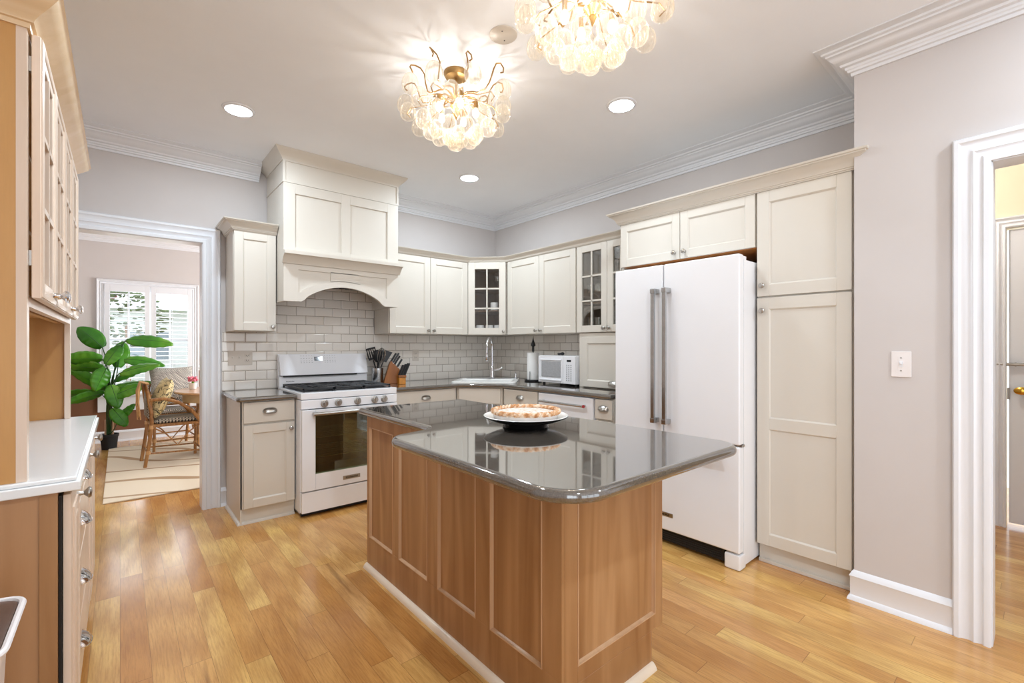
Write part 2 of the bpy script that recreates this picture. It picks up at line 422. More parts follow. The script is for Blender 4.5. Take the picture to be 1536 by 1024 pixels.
        for a, b in [(t, -1) for t in range(seg, -1, -1)] + [(t, 1) for t in range(0, seg + 1)]:
            th = PI / 2 * a / seg; ins = r * (1 - math.cos(th)); z = (z0 + r * (1 - math.sin(th))) if b < 0 else (z1 - r * (1 - math.sin(th)))
            rings.append([(poly[i][0] + ms[i].x * ins, poly[i][1] + ms[i].y * ins, z) for i in range(N)])
        P = [q for R_ in rings for q in R_]; K = len(rings)
        F = [(k * N + i, k * N + (i + 1) % N, (k + 1) * N + (i + 1) % N, (k + 1) * N + i) for k in range(K - 1) for i in range(N)] + [tuple(range(N))[::-1], tuple(range((K - 1) * N, K * N))]
        s.wn = True; s._add(P, F, True); return s
    def grid(s, fn, nu, nv, smooth=True):
        P = [fn(i / nu, j / nv) for i in range(nu + 1) for j in range(nv + 1)]
        F = [(i * (nv + 1) + j, (i + 1) * (nv + 1) + j, (i + 1) * (nv + 1) + j + 1, i * (nv + 1) + j + 1) for i in range(nu) for j in range(nv)]
        s._add(P, F, smooth); return s
    def build(s, name, mat, parent=None, **props):
        bmesh.ops.recalc_face_normals(s.b, faces=s.b.faces)
        me = D.meshes.new(name); s.b.to_mesh(me); s.b.free()
        me.materials.append(M[mat] if isinstance(mat, str) else mat)
        try: me.set_sharp_from_angle(angle=math.radians(38))
        except Exception: pass
        o = D.objects.new(name, me); C.objects.link(o)
        if s.wn:
            q = o.modifiers.new('n', 'WEIGHTED_NORMAL'); q.mode = 'FACE_AREA'; q.weight = 80; q.keep_sharp = True
        if parent is not None: o.parent = parent
        for k, v in props.items(): o[k] = v
        return o
def solidify(o, t, off=0):
    m = o.modifiers.new('s', 'SOLIDIFY'); m.thickness = t; m.offset = off; return o
def subsurf(o, l=1):
    m = o.modifiers.new('u', 'SUBSURF'); m.levels = l; m.render_levels = l; return o

def thing(name, label, cat, loc=(0, 0, 0), rz=0, group=None):
    o = D.objects.new(name, None); C.objects.link(o); o.location = loc; o.rotation_euler = (0, 0, rz)
    o.empty_display_size = .1; o['label'] = label; o['category'] = cat
    if group: o['group'] = group
    return o
def tag(o, label, cat, group=None, loc=None, rz=None):
    o['label'] = label; o['category'] = cat
    if group: o['group'] = group
    if loc is not None: o.location = loc
    if rz is not None: o.rotation_euler = (0, 0, rz)
    return o
def struct(name, mb, mat): return mb.build(name, mat, kind='structure')
def dup(root, loc, rz=None, label=None):
    def cp(o, par):
        c = o.copy(); C.objects.link(c)
        if par is not None: c.parent = par
        for ch in list(o.children): cp(ch, c)
        return c
    r = cp(root, None); r.location = loc
    if rz is not None: r.rotation_euler = (0, 0, rz)
    if label: r['label'] = label
    return r
def text(name, s, size, mat, parent, loc, rot, ext=.0004, align='CENTER', bold=0.0):
    cu = D.curves.new(name, 'FONT'); cu.body = s; cu.size = size; cu.extrude = ext; cu.align_x = align; cu.align_y = 'CENTER'; cu.offset = bold
    t = D.objects.new(name + '_tmp', cu); C.objects.link(t)
    bpy.context.view_layer.update()
    me = D.meshes.new_from_object(t.evaluated_get(bpy.context.evaluated_depsgraph_get()))
    D.objects.remove(t); me.materials.clear(); me.materials.append(M[mat])
    o = D.objects.new(name, me); C.objects.link(o); o.parent = parent; o.location = loc; o.rotation_euler = rot; return o

CROWN = [(0, 0), (.010, 0), (.012, .014), (.022, .017), (.024, .026), (.030, .030), (.032, .040), (.046, .044), (.050, .054), (.066, .062), (.082, .076), (.092, .090), (.096, .092), (.098, .100), (.112, .103), (.114, .112), (.128, .116), (.134, .122), (.140, .124), (.140, .130), (0, .130)]
BASEP = [(0, 0), (.026, 0), (.022, .016), (.014, .024), (.014, .110), (.018, .118), (.014, .126), (.007, .140), (0, .145)]
CASP = [(0, 0), (0, .022), (.008, .026), (.022, .024), (.028, .016), (.040, .018), (.052, .026), (.060, .018), (.072, .016), (.090, .022), (.098, .030), (.112, .030), (.118, .022), (.118, 0)]

# ================================================================== ROOM SHELL
CZ = 2.74; XL = -.56; XR = 3.36; YB = 4.24; XN = 2.79; YN = .63; YD = 7.99; YREAR = -3.3
DX0, DX1, DZ = -.44, .483, 2.054          # doorway to the dining room
HY0, HY1, HZ = -.75, .154, 2.04           # opening to the hall
struct('floor', MB().box(-1.3, 6.0, YREAR - .3, YD + .15, -.1, 0), 'floor')
struct('ceiling', MB().box(-1.3, 6.0, YREAR - .3, YD + .15, CZ, CZ + .1), 'ceil')
struct('wall_back', MB().box(XL - .12, DX0, YB, YB + .12, 0, CZ).box(DX0, DX1, YB, YB + .12, DZ, CZ).box(DX1, XR + .12, YB, YB + .12, 0, CZ), 'wall')
struct('wall_right', MB().box(XR, XR + .12, YN, YB, 0, CZ), 'wall')
struct('wall_side', MB().box(XN, XR + .12, YN - .115, YN, 0, CZ).box(XN, XN + .115, HY1, YN - .115, 0, CZ).box(XN, XN + .115, HY0, HY1, HZ, CZ).box(XN, XN + .115, YREAR, HY0, 0, CZ), 'wall')
struct('wall_left', MB().box(XL - .12, XL, -.6, YB, 0, CZ).box(XL - .12, XL, -2.6, -.6, 0, .45).box(XL - .12, XL, -2.6, -.6, 2.3, CZ).box(XL - .12, XL, YREAR, -2.6, 0, CZ), 'wall')
struct('wall_rear', MB().box(XL - .12, -.35, YREAR - .12, YREAR, 0, CZ).box(2.7, XN + .115, YREAR - .12, YREAR, 0, CZ).box(-.35, 2.7, YREAR - .12, YREAR, 0, .25).box(-.35, 2.7, YREAR - .12, YREAR, 2.4, CZ), 'wall')
# dining room
struct('wall_dining_far', MB().box(-1.3, -.16, YD, YD + .12, .97, CZ).box(.79, 3.6, YD, YD + .12, .97, CZ).box(-.16, .79, YD, YD + .12, 2.08, CZ), 'wall')
struct('wall_dining_lower', MB().box(-1.3, -.16, YD, YD + .12, 0, .97).box(.79, 3.6, YD, YD + .12, 0, .97).box(-.16, .79, YD, YD + .12, 0, .60), 'brown_wall')
struct('wall_dining_left', MB().box(-1.3, -1.18, YB + .12, YD, .97, CZ), 'wall')
struct('wall_dining_left_lower', MB().box(-1.3, -1.18, YB + .12, YD, 0, .97), 'brown_wall')
struct('wall_dining_right', MB().box(3.5, 3.62, YB + .12, 5.4, 0, CZ).box(3.5, 3.62, 7.0, YD, 0, CZ).box(3.5, 3.62, 5.4, 7.0, 0, .6).box(3.5, 3.62, 5.4, 7.0, 2.2, CZ), 'wall')
# hall
struct('wall_hall_far', MB().box(4.70, 4.82, -2.0, -.64, 0, CZ).box(4.70, 4.82, .19, 2.0, 0, CZ).box(4.70, 4.82, -.64, .19, 2.085, CZ), 'cream_wall')
struct('wall_hall_north', MB().box(XN + .7, 4.82, 2.0, 2.12, 0, CZ), 'cream_wall')
struct('wall_hall_south', MB().box(XN + .115, 4.82, -2.12, -2.0, 0, CZ), 'cream_wall')

# crown mouldings (side=+1: profile goes to the left of the path direction)
up = lambda z0: (lambda a, b, h: (a, b, z0 + h))
struct('trim_1', MB().sweep([(XL, YB), (.872, YB)], CROWN, up(2.61), side=-1), 'trim')
struct('trim_2', MB().sweep([(1.94, YB), (XR, YB), (XR, YN), (XN, YN), (XN, YREAR), (XL, YREAR), (XL, YB)], CROWN, up(2.61), side=-1), 'trim')
struct('trim_3', MB().sweep([(-1.18, YB + .12), (-1.18, YD), (3.5, YD), (3.5, YB + .12)], CROWN, up(2.61), side=-1), 'trim')
# baseboards
struct('baseboard_side', MB().sweep([(XN + .02, YN), (XN, YN), (XN, HY1 + .118)], BASEP, side=-1), 'trim')
struct('baseboard_side_rear', MB().sweep([(XN, HY0 - .118), (XN, YREAR), (XL, YREAR), (XL, 1.7)], BASEP, side=-1), 'trim')
struct('baseboard_back', MB().sweep([(DX1 + .118, YB), (.64, YB)], BASEP, side=-1), 'trim')
struct('baseboard_dining', MB().sweep([(-1.18, YB + .12), (-1.18, YD), (3.5, YD), (3.5, YB + .12)], BASEP, side=-1), 'trim')
struct('baseboard_hall', MB().sweep([(4.70, 2.0), (4.70, .31)], BASEP, side=-1), 'trim')
RAIL = [(0, 0), (.012, .004), (.016, .02), (.03, .03), (.034, .045), (.02, .052), (.012, .07), (0, .075)]
struct('trim_4', MB().sweep([(-1.18, YB + .12), (-1.18, YD), (-.24, YD)], RAIL, up(.905), side=-1), 'trim')
struct('trim_5', MB().sweep([(.86, YD), (3.5, YD)], RAIL, up(.905), side=-1), 'trim')
# door casings
cas = lambda f: MB().sweep
def casing(name, path, plane, side, mat='trim', prof=CASP): return struct(name, MB().sweep(path, prof, plane, side=side), mat)
casing('trim_6', [(DX0, 0), (DX0, DZ), (DX1, DZ), (DX1, 0)], lambda a, b, h: (a, YB - h, b), 1)
casing('trim_7', [(DX0, 0), (DX0, DZ), (DX1, DZ), (DX1, 0)], lambda a, b, h: (a, YB + .12 + h, b), 1)
struct('trim_8', MB().box(DX1 - .004, DX1 + .012, YB - .008, YB + .128, 0, DZ + .004).box(DX0 - .012, DX0 + .004, YB - .008, YB + .128, 0, DZ + .004).box(DX0, DX1, YB - .008, YB + .128, DZ - .004, DZ + .012), 'trim')
casing('trim_9', [(HY1, 0), (HY1, HZ), (HY0, HZ), (HY0, 0)], lambda a, b, h: (XN - h, a, b), -1)
struct('trim_10', MB().box(XN - .006, XN + .121, HY1 - .004, HY1 + .012, 0, HZ + .004).box(XN - .006, XN + .121, HY0 - .012, HY0 + .004, 0, HZ + .004).box(XN - .006, XN + .121, HY0, HY1, HZ - .004, HZ + .012), 'trim')
casing('trim_11', [(.19, 0), (.19, 2.085), (-.64, 2.085), (-.64, 0)], lambda a, b, h: (4.70 - h, a, b), -1, prof=[(o * .62, h) for o, h in CASP])

# hall door
d = MB().box(4.72, 4.755, -.63, .178, .03, 2.07).build('door_1', M['trim'], kind='structure')
MB().lathe([(.028, 0), (.028, .004), (.012, .008), (.010, .03), (.022, .036), (.030, .048), (.028, .060), (.016, .068), (0.0001, .070)], axis='X', n=20).build('knob', 'brass', d, label='brass oval door knob')
k = d.children[0]; k.location = (4.72, .118, .955); k.rotation_euler = (0, 0, PI); k.scale = (1, 1.25, .9)
MB().box(4.690, 4.699, -.02, .235, 1.122, 1.146, .002).cyl(.006, -.03, .235, (4.684, 0, 1.134), 'Y', 10).box(4.684, 4.700, .195, .215, 1.115, 1.153, .002).box(4.684, 4.700, .14, .15, 1.12, 1.148, .001).build('slide_bolt', 'nickel', d, label='metal slide bolt across the door edge')
MB().box(4.712, 4.722, .172, .186, .89, .97).build('hinge', 'nickel', d)

# backsplash tiles (thin real slabs on the walls)
tb = MB().box(.612, XR - .008, YB - .008, YB, .905, 1.375).box(.93, 1.862, YB - .008, YB, 1.375, 1.80)
struct('wall_tile_back', tb, 'tile_x')
struct('wall_tile_side', MB().box(XR - .008, XR, 2.66, YB - .008, .905, 1.375), 'tile_y')

# dining window: frame, panes and muntins; sill and casing
wn = struct('window_1', MB().box(-.16, .79, YD + .04, YD + .10, .60, .65).box(-.16, .79, YD + .04, YD + .10, 2.03, 2.08).box(-.16, -.11, YD + .04, YD + .10, .65, 2.03).box(.74, .79, YD + .04, YD + .10, .65, 2.03).box(.29, .34, YD + .04, YD + .10, .65, 2.03)
    .box(.085, .10, YD + .06, YD + .08, .65, 2.03).box(.53, .545, YD + .06, YD + .08, .65, 2.03).box(-.11, .74, YD + .05, YD + .09, 1.33, 1.37), 'trim')
MB().box(-.12, .75, YD + .068, YD + .072, .64, 2.04).build('pane', 'glass', wn)
struct('trim_12', MB().sweep([(-.16, .62), (-.16, 2.06), (.79, 2.06), (.79, .62)], [(o * .62, h) for o, h in CASP], lambda a, b, h: (a, YD - h, b), side=1), 'trim')
struct('trim_13', MB().box(-.26, .89, YD - .06, YD + .04, .595, .625, .004).box(-.22, .85, YD - .025, YD, .40, .595, .003), 'trim')
# window frames made up behind the camera for the added rear and side fill
for i, (x0, x1) in enumerate(((-.35, .67), (.67, 1.69), (1.69, 2.70))):
    f = struct('window_%d' % (2 + i), MB().box(x0, x0 + .05, YREAR - .1, YREAR - .03, .25, 2.4).box(x1 - .05, x1, YREAR - .1, YREAR - .03, .25, 2.4).box(x0, x1, YREAR - .1, YREAR - .03, .25, .32).box(x0, x1, YREAR - .1, YREAR - .03, 2.33, 2.4), 'trim')
f = struct('window_5', MB().box(XL - .1, XL - .03, -2.6, -2.54, .45, 2.3).box(XL - .1, XL - .03, -.66, -.6, .45, 2.3).box(XL - .1, XL - .03, -2.6, -.6, .45, .5).box(XL - .1, XL - .03, -2.6, -.6, 2.25, 2.3).box(XL - .08, XL - .05, -1.62, -1.58, .5, 2.25), 'trim')

# ================================================================== CABINET PARTS
def shaker(x0, x1, z0, z1, y=0, t=.02, rw=.058, rec=.009, mids=(), panel=True):
    """a framed door front: front face at y-t, back at y; local x across, z up"""
    m = MB(); yf = y - t
    m.box(x0, x0 + rw, yf, y, z0, z1, .0015, 1).box(x1 - rw, x1, yf, y, z0, z1, .0015, 1)
    m.box(x0 + rw, x1 - rw, yf, y, z0, z0 + rw, .0015, 1).box(x0 + rw, x1 - rw, yf, y, z1 - rw, z1, .0015, 1)
    zs = [z0 + rw] + [q for a, b in mids for q in (a, b)] + [z1 - rw]
    for a, b in mids: m.box(x0 + rw, x1 - rw, yf, y, a, b, .0015, 1)
    if panel:
        for i in range(0, len(zs), 2):
            a, b = zs[i], zs[i + 1]; xa, xb = x0 + rw, x1 - rw
            m.box(xa - .002, xb + .002, yf + rec, y, a - .002, b + .002)
            q = .007   # sloped sticking round the panel
            for (p, r) in (((xa, a), (xb, a)), ((xb, a), (xb, b)), ((xb, b), (xa, b)), ((xa, b), (xa, a))):
                cx, cz = (xa + xb) / 2, (a + b) / 2
                def inn(u): return (u[0] + (q if u[0] < cx else -q), yf + rec - .0008, u[1] + (q if u[1] < cz else -q))
                m._add([(p[0], yf + .002, p[1]), (r[0], yf + .002, r[1]), inn(r), inn(p)], [(0, 1, 2, 3)])
    return m
KNOB = [(.0001, 0), (.009, 0), (.0065, -.004), (.0055, -.014), (.010, -.019), (.0155, -.024), (.0155, -.027), (.012, -.031), (.0001, -.033)]
def knob(x, z, y, parent, mat='nickel', sc=1.0):
    o = MB().lathe([(r * sc, h * sc) for r, h in KNOB], axis='Y', n=18).build('knob', mat, parent); o.location = (x, y, z); return o
def cup(x, z, y, parent, wd=.044, mat='nickel'):
    def fn(u, v):
        a = PI * u; b = PI / 2 * v
        return (-wd * math.cos(a) * (1 - .0 * v), -(.026 * math.sin(a) ** .6 * math.sin(b) + .001), .010 + .019 * math.sin(a) ** .7 * math.cos(b) - .014 * math.sin(b))
    m = MB().grid(fn, 20, 8)
    m.prism([(wd * 1.12 * math.cos(2 * PI * k / 28), .004 + .024 * math.sin(2 * PI * k / 28)) for k in range(28)], -.0025, 0, 'XZ')
    m.tube([(-wd * .98 * math.cos(PI * k / 14), -(.001 + .026 * math.sin(PI * k / 14) ** .6), -.005) for k in range(15)], .0022, 6)
    o = m.build('cup_pull', mat, parent); o.location = (x, y, z); return o
def carcass(w, dpt, z0, z1, t=.018, hollow=False, shelves=(), mat='cab', mat_in='cab_in', parent=None, y0=0, ytoe=.06, toe=0):
    m = MB()
    if not hollow: m.box(0, w, y0, dpt, z0, z1, .001, 1)
    else:
        m.box(0, t, y0, dpt, z0, z1).box(w - t, w, y0, dpt, z0, z1).box(t, w - t, y0, dpt, z0, z0 + t).box(t, w - t, y0, dpt, z1 - t, z1)
    if toe: m.box(0.0, w, y0 + ytoe, dpt, 0, z0)
    o = m.build('body', mat, parent)
    if hollow:
        e = .001
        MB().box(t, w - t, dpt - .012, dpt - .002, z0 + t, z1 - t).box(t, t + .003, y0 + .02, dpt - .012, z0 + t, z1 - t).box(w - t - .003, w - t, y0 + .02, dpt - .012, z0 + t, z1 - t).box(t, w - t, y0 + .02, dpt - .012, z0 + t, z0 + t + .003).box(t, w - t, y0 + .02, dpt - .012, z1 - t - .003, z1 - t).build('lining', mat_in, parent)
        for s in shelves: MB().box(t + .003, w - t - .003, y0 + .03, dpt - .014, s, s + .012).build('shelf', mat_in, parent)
    return o
def glassdoor(x0, x1, z0, z1, parent, rw=.055, nx=2, nz=3, t=.02, mat='cab', mun=.014, y=0, knobpos=None):
    m = shaker(x0, x1, z0, z1, y, t, rw, panel=False)
    xa, xb, a, b = x0 + rw, x1 - rw, z0 + rw, z1 - rw
    for i in range(1, nx): c = xa + (xb - xa) * i / nx; m.box(c - mun / 2, c + mun / 2, y - t + .002, y - .006, a, b)
    for i in range(1, nz): c = a + (b - a) * i / nz; m.box(xa, xb, y - t + .002, y - .006, c - mun / 2, c + mun / 2)
    d = m.build('door', mat, parent)
    MB().box(xa - .002, xb + .002, y - .007, y - .004, a - .002, b + .002).build('pane', 'glass', d)
    if knobpos: knob(knobpos[0], knobpos[1], y - t, d)
    return d
def door(x0, x1, z0, z1, parent, kx=None, kz=None, mids=(), rw=.058, y=0, mat='cab'):
    d = shaker(x0, x1, z0, z1, y, rw=rw, mids=mids).build('door', mat, parent)
    if kx is not None: knob(kx, kz, y - .02, d)
    return d
def slab(x0, x1, z0, z1, parent, pull=True, name='drawer', y=0, mat='cab', px=None):
    d = MB().box(x0, x1, y - .02, y, z0, z1, .003, 2).build(name, mat, parent)
    if pull: cup((x0 + x1) / 2 if px is None else px, (z0 + z1) / 2, y - .02, d)
    return d
SHOE = [(0, 0), (.018, 0), (.017, .007), (.012, .014), (.006, .019), (0, .02)]
CABCROWN = [(0, 0), (.005, 0), (.005, .005), (.010, .006), (.011, .012), (.015, .013), (.017, .022), (.024, .034), (.036, .046), (.048, .054), (.050, .055), (.051, .060), (.057, .062), (.060, .070), (0, .070)]
def ccrown(h, o): return [(a / .060 * o, b / .070 * h) for a, b in CABCROWN]
R90, R45 = -PI / 2, -PI / 4

# ---- base cabinet left of the range
c = thing('base_cabinet', 'cream base cabinet with drawer and door between the doorway and the range', 'cabinet', (.640, 3.68, 0))
carcass(.358, .552, .11, .868, parent=c, toe=1, ytoe=.02)
slab(.018, .352, .715, .862, c); door(.018, .352, .115, .700, c, .325, .655)
MB().sweep([(0, .50), (0, .02), (.358, .02)], SHOE, side=-1).build('shoe_moulding', 'cab', c)
MB().box(-.001, .010, .0, .552, 0, .868).build('end_panel', 'cab', c)

# ---- back base run
c = thing('base_cabinet', 'cream base cabinet with a wide drawer between the range and the corner sink', 'cabinet', (1.764, 3.66, 0))
carcass(.666, .575, .11, .868, parent=c, toe=1)
slab(.02, .640, .715, .862, c); door(.02, .328, .115, .700, c, .295, .655); door(.332, .640, .115, .700, c, .365, .655)
# diagonal sink base
c = thing('sink_cabinet', 'cream diagonal corner cabinet with a plain front panel under the white sink', 'cabinet', (2.436, 3.655, 0), R45)
m = MB().prism([(0.002, 0), (.436, 0), (.82, .40), (.36, .76), (-.32, .40)], .11, .868).prism([(0.05, .06), (.386, .06), (.78, .40), (.36, .76), (-.28, .40)], 0, .11); m.build('body', 'cab', c)
slab(.022, .416, .715, .862, c, False, 'front_panel'); door(.022, .417, .115, .700, c, .39, .655)
# right wall base run, local x runs toward the camera
c = thing('base_cabinet', 'cream base cabinet with one drawer, between the corner sink and the dishwasher', 'cabinet', (2.755, 3.335, 0), R90)
carcass(.485, .60, .11, .868, parent=c, toe=1)
slab(.02, .472, .715, .862, c); door(.02, .472, .115, .700, c, .44, .655)
c = thing('base_cabinet', 'cream base cabinet with one small drawer, between the dishwasher and the refrigerator', 'cabinet', (2.755, 2.235, 0), R90)
carcass(.165, .60, .11, .868, parent=c, toe=1)
slab(.004, .161, .715, .862, c); door(.004, .161, .115, .700, c, .14, .655, rw=.04)

# ---- dishwasher
c = thing('dishwasher', 'white dishwasher with a steel bar handle under the stone counter', 'dishwasher', (2.755, 2.848, 0), R90)
MB().box(.004, .603, .0, .58, .10, .866).build('body', 'white', c)
dd = MB().box(.006, .601, -.028, 0, .11, .862, .006).build('door', 'white', c)
h = MB().cyl(.010, .06, .545, (0, -.075, .80), 'X', 16).cyl(.008, -.07, 0, (.08, -.0, .80), 'Y', 12).cyl(.008, -.07, 0, (.525, -.0, .80), 'Y', 12).build('handle', 'steel', dd)
MB().cyl(.0125, .545, .553, (0, -.075, .80), 'X', 16).build('badge', 'red', h, label='red round badge on the handle end')
MB().box(.0, .60, .04, .07, 0, .10).build('toe_kick', 'dark', c)

# ---- countertops
def rounded(poly, radii, n=8):
    out = []
    N = len(poly)
    for i, p in enumerate(poly):
        r = radii[i]; p = Vector(p)
        if not r: out.append(tuple(p)); continue
        a = (Vector(poly[i - 1]) - p).normalized(); b = (Vector(poly[(i + 1) % N]) - p).normalized()
        ang = a.angle(b); t = r / math.tan(ang / 2); cen = p + (a + b).normalized() * (r / math.sin(ang / 2))
        s = p + a * t - cen; e = p + b * t - cen
        a0 = math.atan2(s.y, s.x); a1 = math.atan2(e.y, e.x); da = (a1 - a0 + PI) % (2 * PI) - PI
        for k in range(n + 1): q = a0 + da * k / n; out.append((cen.x + r * math.cos(q), cen.y + r * math.sin(q)))
    return out
tag(MB().slab(rounded([(.608, 3.625), (.999, 3.625), (.999, 4.231), (.608, 4.231)], [.03, 0, 0, 0]), .869, .905).build('countertop', 'quartz'),
    'short dark grey stone countertop left of the range', 'countertop')
tag(MB().slab([(1.762, 3.605), (2.412, 3.605), (2.715, 3.300), (2.715, 2.071), (3.351, 2.071), (3.351, 4.231), (1.762, 4.231)], .869, .905).build('countertop', 'quartz'),
    'long dark grey stone countertop running round the sink corner', 'countertop')

# ---- upper cabinets
c = thing('wall_cabinet', 'narrow cream wall cabinet with its own crown between doorway and range hood', 'cabinet', (.636, 3.925, 0))
carcass(.290, .308, 1.375, 2.13, parent=c)
door(.004, .286, 1.378, 2.122, c, .262, 1.41, rw=.06)
MB().sweep([(0, .308), (0, -.02), (.290, -.02)], ccrown(.072, .07), up(2.120), side=-1).build('crown', 'cab', c)
c = thing('wall_cabinet', 'cream double-door wall cabinet right of the range hood', 'cabinet', (1.868, 3.930, 0))
carcass(.876, .300, 1.375, 2.13, parent=c)
door(.006, .430, 1.378, 2.122, c, .402, 1.41, rw=.062); door(.434, .872, 1.378, 2.122, c, .462, 1.41, rw=.062)
# diagonal corner glass cabinet
c = thing('wall_cabinet', 'cream diagonal corner wall cabinet with a six-pane glass door', 'cabinet', (2.752, 3.925, 0), R45)
t = .018
body = MB()
o = [(.0, .0), (.404, .0), (.62, .215), (.21, .62), (-.21, .215)]
body.prism(o, 1.375, 1.393).prism(o, 2.112, 2.13).box(0.0, .02, 0, .012, 1.375, 2.13).box(.384, .404, 0, .012, 1.375, 2.13); body.build('body', 'cab', c)
lin_ = MB()
inn = [(.01, .012), (.394, .012), (.605, .218), (.205, .605), (-.195, .218)]
for a, b in ((1, 2), (2, 3), (3, 4), (4, 0)):
    (xa, ya), (xb, yb) = inn[a], inn[b]; dv = Vector((xb - xa, yb - ya)).normalized(); nn = Vector((dv.y, -dv.x)) * .008
    lin_.prism([(xa, ya), (xb, yb), (xb + nn.x, yb + nn.y), (xa + nn.x, ya + nn.y)], 1.393, 2.112)
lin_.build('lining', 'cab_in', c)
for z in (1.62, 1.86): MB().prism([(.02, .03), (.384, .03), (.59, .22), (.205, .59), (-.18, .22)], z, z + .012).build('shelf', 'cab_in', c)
glassdoor(.008, .396, 1.378, 2.122, c, rw=.068, knobpos=(.375, 1.41))
c = thing('wall_cabinet', 'cream double-door wall cabinet above the microwave', 'cabinet', (3.050, 3.630, 0), R90)
carcass(.945, .305, 1.375, 2.13, parent=c)
door(.012, .476, 1.378, 2.122, c, .446, 1.41, rw=.062); door(.480, .940, 1.378, 2.122, c, .510, 1.41, rw=.062)
c = thing('wall_cabinet', 'cream wall cabinet with two glass doors beside the refrigerator', 'cabinet', (3.050, 2.678, 0), R90)
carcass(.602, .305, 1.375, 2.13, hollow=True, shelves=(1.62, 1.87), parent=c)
glassdoor(.004, .328, 1.378, 2.122, c, rw=.058, knobpos=(.305, 1.41)); glassdoor(.332, .598, 1.378, 2.122, c, rw=.058, knobpos=(.355, 1.41))
tag(MB().sweep([(1.868, 3.91), (2.752, 3.91), (3.030, 3.632), (3.030, 2.075)], ccrown(.052, .05), up(2.123), side=-1).build('cornice', 'cab'),
    'cream cornice along the top of the wall cabinets round the sink corner', 'cornice')
# appliance garage
c = thing('appliance_garage', 'cream lift-up door box standing on the counter under the glass-door cabinet', 'cabinet', (3.050, 2.660, 0), R90)
MB().box(0, .586, 0, .298, .9065, 1.372, .001, 1).build('body', 'cab', c)
d = shaker(.045, .580, .915, 1.338, 0, rw=.055).build('door', 'cab', c); cup(.38, .95, -.02, d, .05)

# ---- cabinet above the refrigerator, and pantry
c = thing('wall_cabinet', 'cream double-door cabinet above the refrigerator', 'cabinet', (2.85, 2.068, 0), R90)
carcass(.953, .50, 1.845, 2.165, parent=c)
door(.002, .474, 1.842, 2.155, c, .440, 1.885, rw=.055); door(.478, .950, 1.842, 2.155, c, .512, 1.885, rw=.055)
MB().box(.005, .948, .005, .5, 1.839, 1.8445).build('underside', 'orangewood', c)
MB().box(0, .018, 0, .50, 0, 1.845).build('side_panel', 'cab', c)
c = thing('pantry_cabinet', 'tall cream pantry cabinet with two doors, right of the refrigerator', 'cabinet', (2.85, 1.110, 0), R90)
carcass(.470, .50, .11, 2.165, parent=c, toe=1, ytoe=.03)
door(.004, .461, 1.550, 2.155, c, .036, 1.61, rw=.066)
door(.004, .461, .115, 1.540, c, .036, 1.465, mids=((.783, .848),), rw=.066)
MB().box(.002, .468, .008, .03, 0, .020, .003).build('shoe_moulding', 'cab', c)
tag(MB().sweep([(3.34, 2.072), (2.83, 2.072), (2.83, .644), (2.838, .644)], ccrown(.085, .075), up(2.155), side=-1).build('cornice', 'cab'),
    'cream cornice above the refrigerator cabinet and the pantry', 'cornice')

# ================================================================== HOOD
c = thing('range_hood', 'cream panelled range hood with an arched front above the white range', 'range hood', (.932, 3.735, 0))
W = .932; DP = .497
def arch(n=20):
    pts = [(0, 1.602), (.125, 1.602)]
    for k in range(n + 1):
        u = k / n; x = .150 + (W - .300) * u; pts.append((x, 1.618 + .118 * math.sin(PI * u) ** .72))
    return pts + [(W - .125, 1.602), (W, 1.602)]
m = MB()
ar = arch()
m.prism(ar + [(W, 1.885), (0, 1.885)], -.0, .02, 'XZ')
m.box(0, .02, .02, DP, 1.602, 1.973).box(W - .02, W, .02, DP, 1.602, 1.973)
m.build('lower_shell', 'cab', c)
# raised arch band with sunk triangular corner panels
def archband():
    m = MB(); n = 24
    P = []
    for k in range(n + 1):
        u = k / n; x = .150 + (W - .300) * u; z = 1.618 + .118 * math.sin(PI * u) ** .72
        u2 = k / n; x2 = .115 + (W - .230) * u2; z2 = 1.670 + .115 * math.sin(PI * u2) ** .72
        P.append(((x, z), (x2, z2)))
    for a, b in zip(P, P[1:]): m.prism([a[0], b[0], b[1], a[1]], -.010, .001, 'XZ')
    m.prism([(0, 1.602), (.125, 1.602), (.150, 1.618), (.115, 1.670), (.105, 1.67), (.105, 1.885), (0, 1.885)], -.010, .001, 'XZ')
    m.prism([(W, 1.602), (W - .125, 1.602), (W - .150, 1.618), (W - .115, 1.670), (W - .105, 1.67), (W - .105, 1.885), (W, 1.885)], -.010, .001, 'XZ')
    m.box(.105, W - .105, -.010, .001, 1.845, 1.885)
    tops = [b_ for a_, b_ in P if .32 < b_[0] < W - .32]
    for a_, b_ in zip(tops, tops[1:]): m.prism([(a_[0], a_[1] - .004), (b_[0], b_[1] - .004), (b_[0], 1.85), (a_[0], 1.85)], -.010, .001, 'XZ')
    return m
archband().build('arch_band', 'cab', c)
mm = MB().sweep([(-.012, -.010), (W + .012, -.010)], [(0, 0), (.012, 0), (.018, .014), (.040, .040), (.058, .056), (.066, .060), (.078, .064), (.078, .088), (0, .088)], up(1.885), side=-1)
mm.build('mantel_shelf', 'cab', c)
m = MB().box(0, W, 0, DP, 1.973, 2.496)
m.build('core', 'cab', c)
y = -.010
fr = MB().box(0, .082, y, 0, 1.973, 2.495, .001, 1).box(W - .100, W, y, 0, 1.973, 2.495, .001, 1).box(.434, .505, y, 0, 1.973, 2.495, .001, 1)
for a, b in ((.082, .434), (.505, W - .100)): fr.box(a, b, y, 0, 1.973, 2.015, .001, 1).box(a, b, y, 0, 2.420, 2.495, .001, 1)
fr.build('front_frame', 'cab', c)
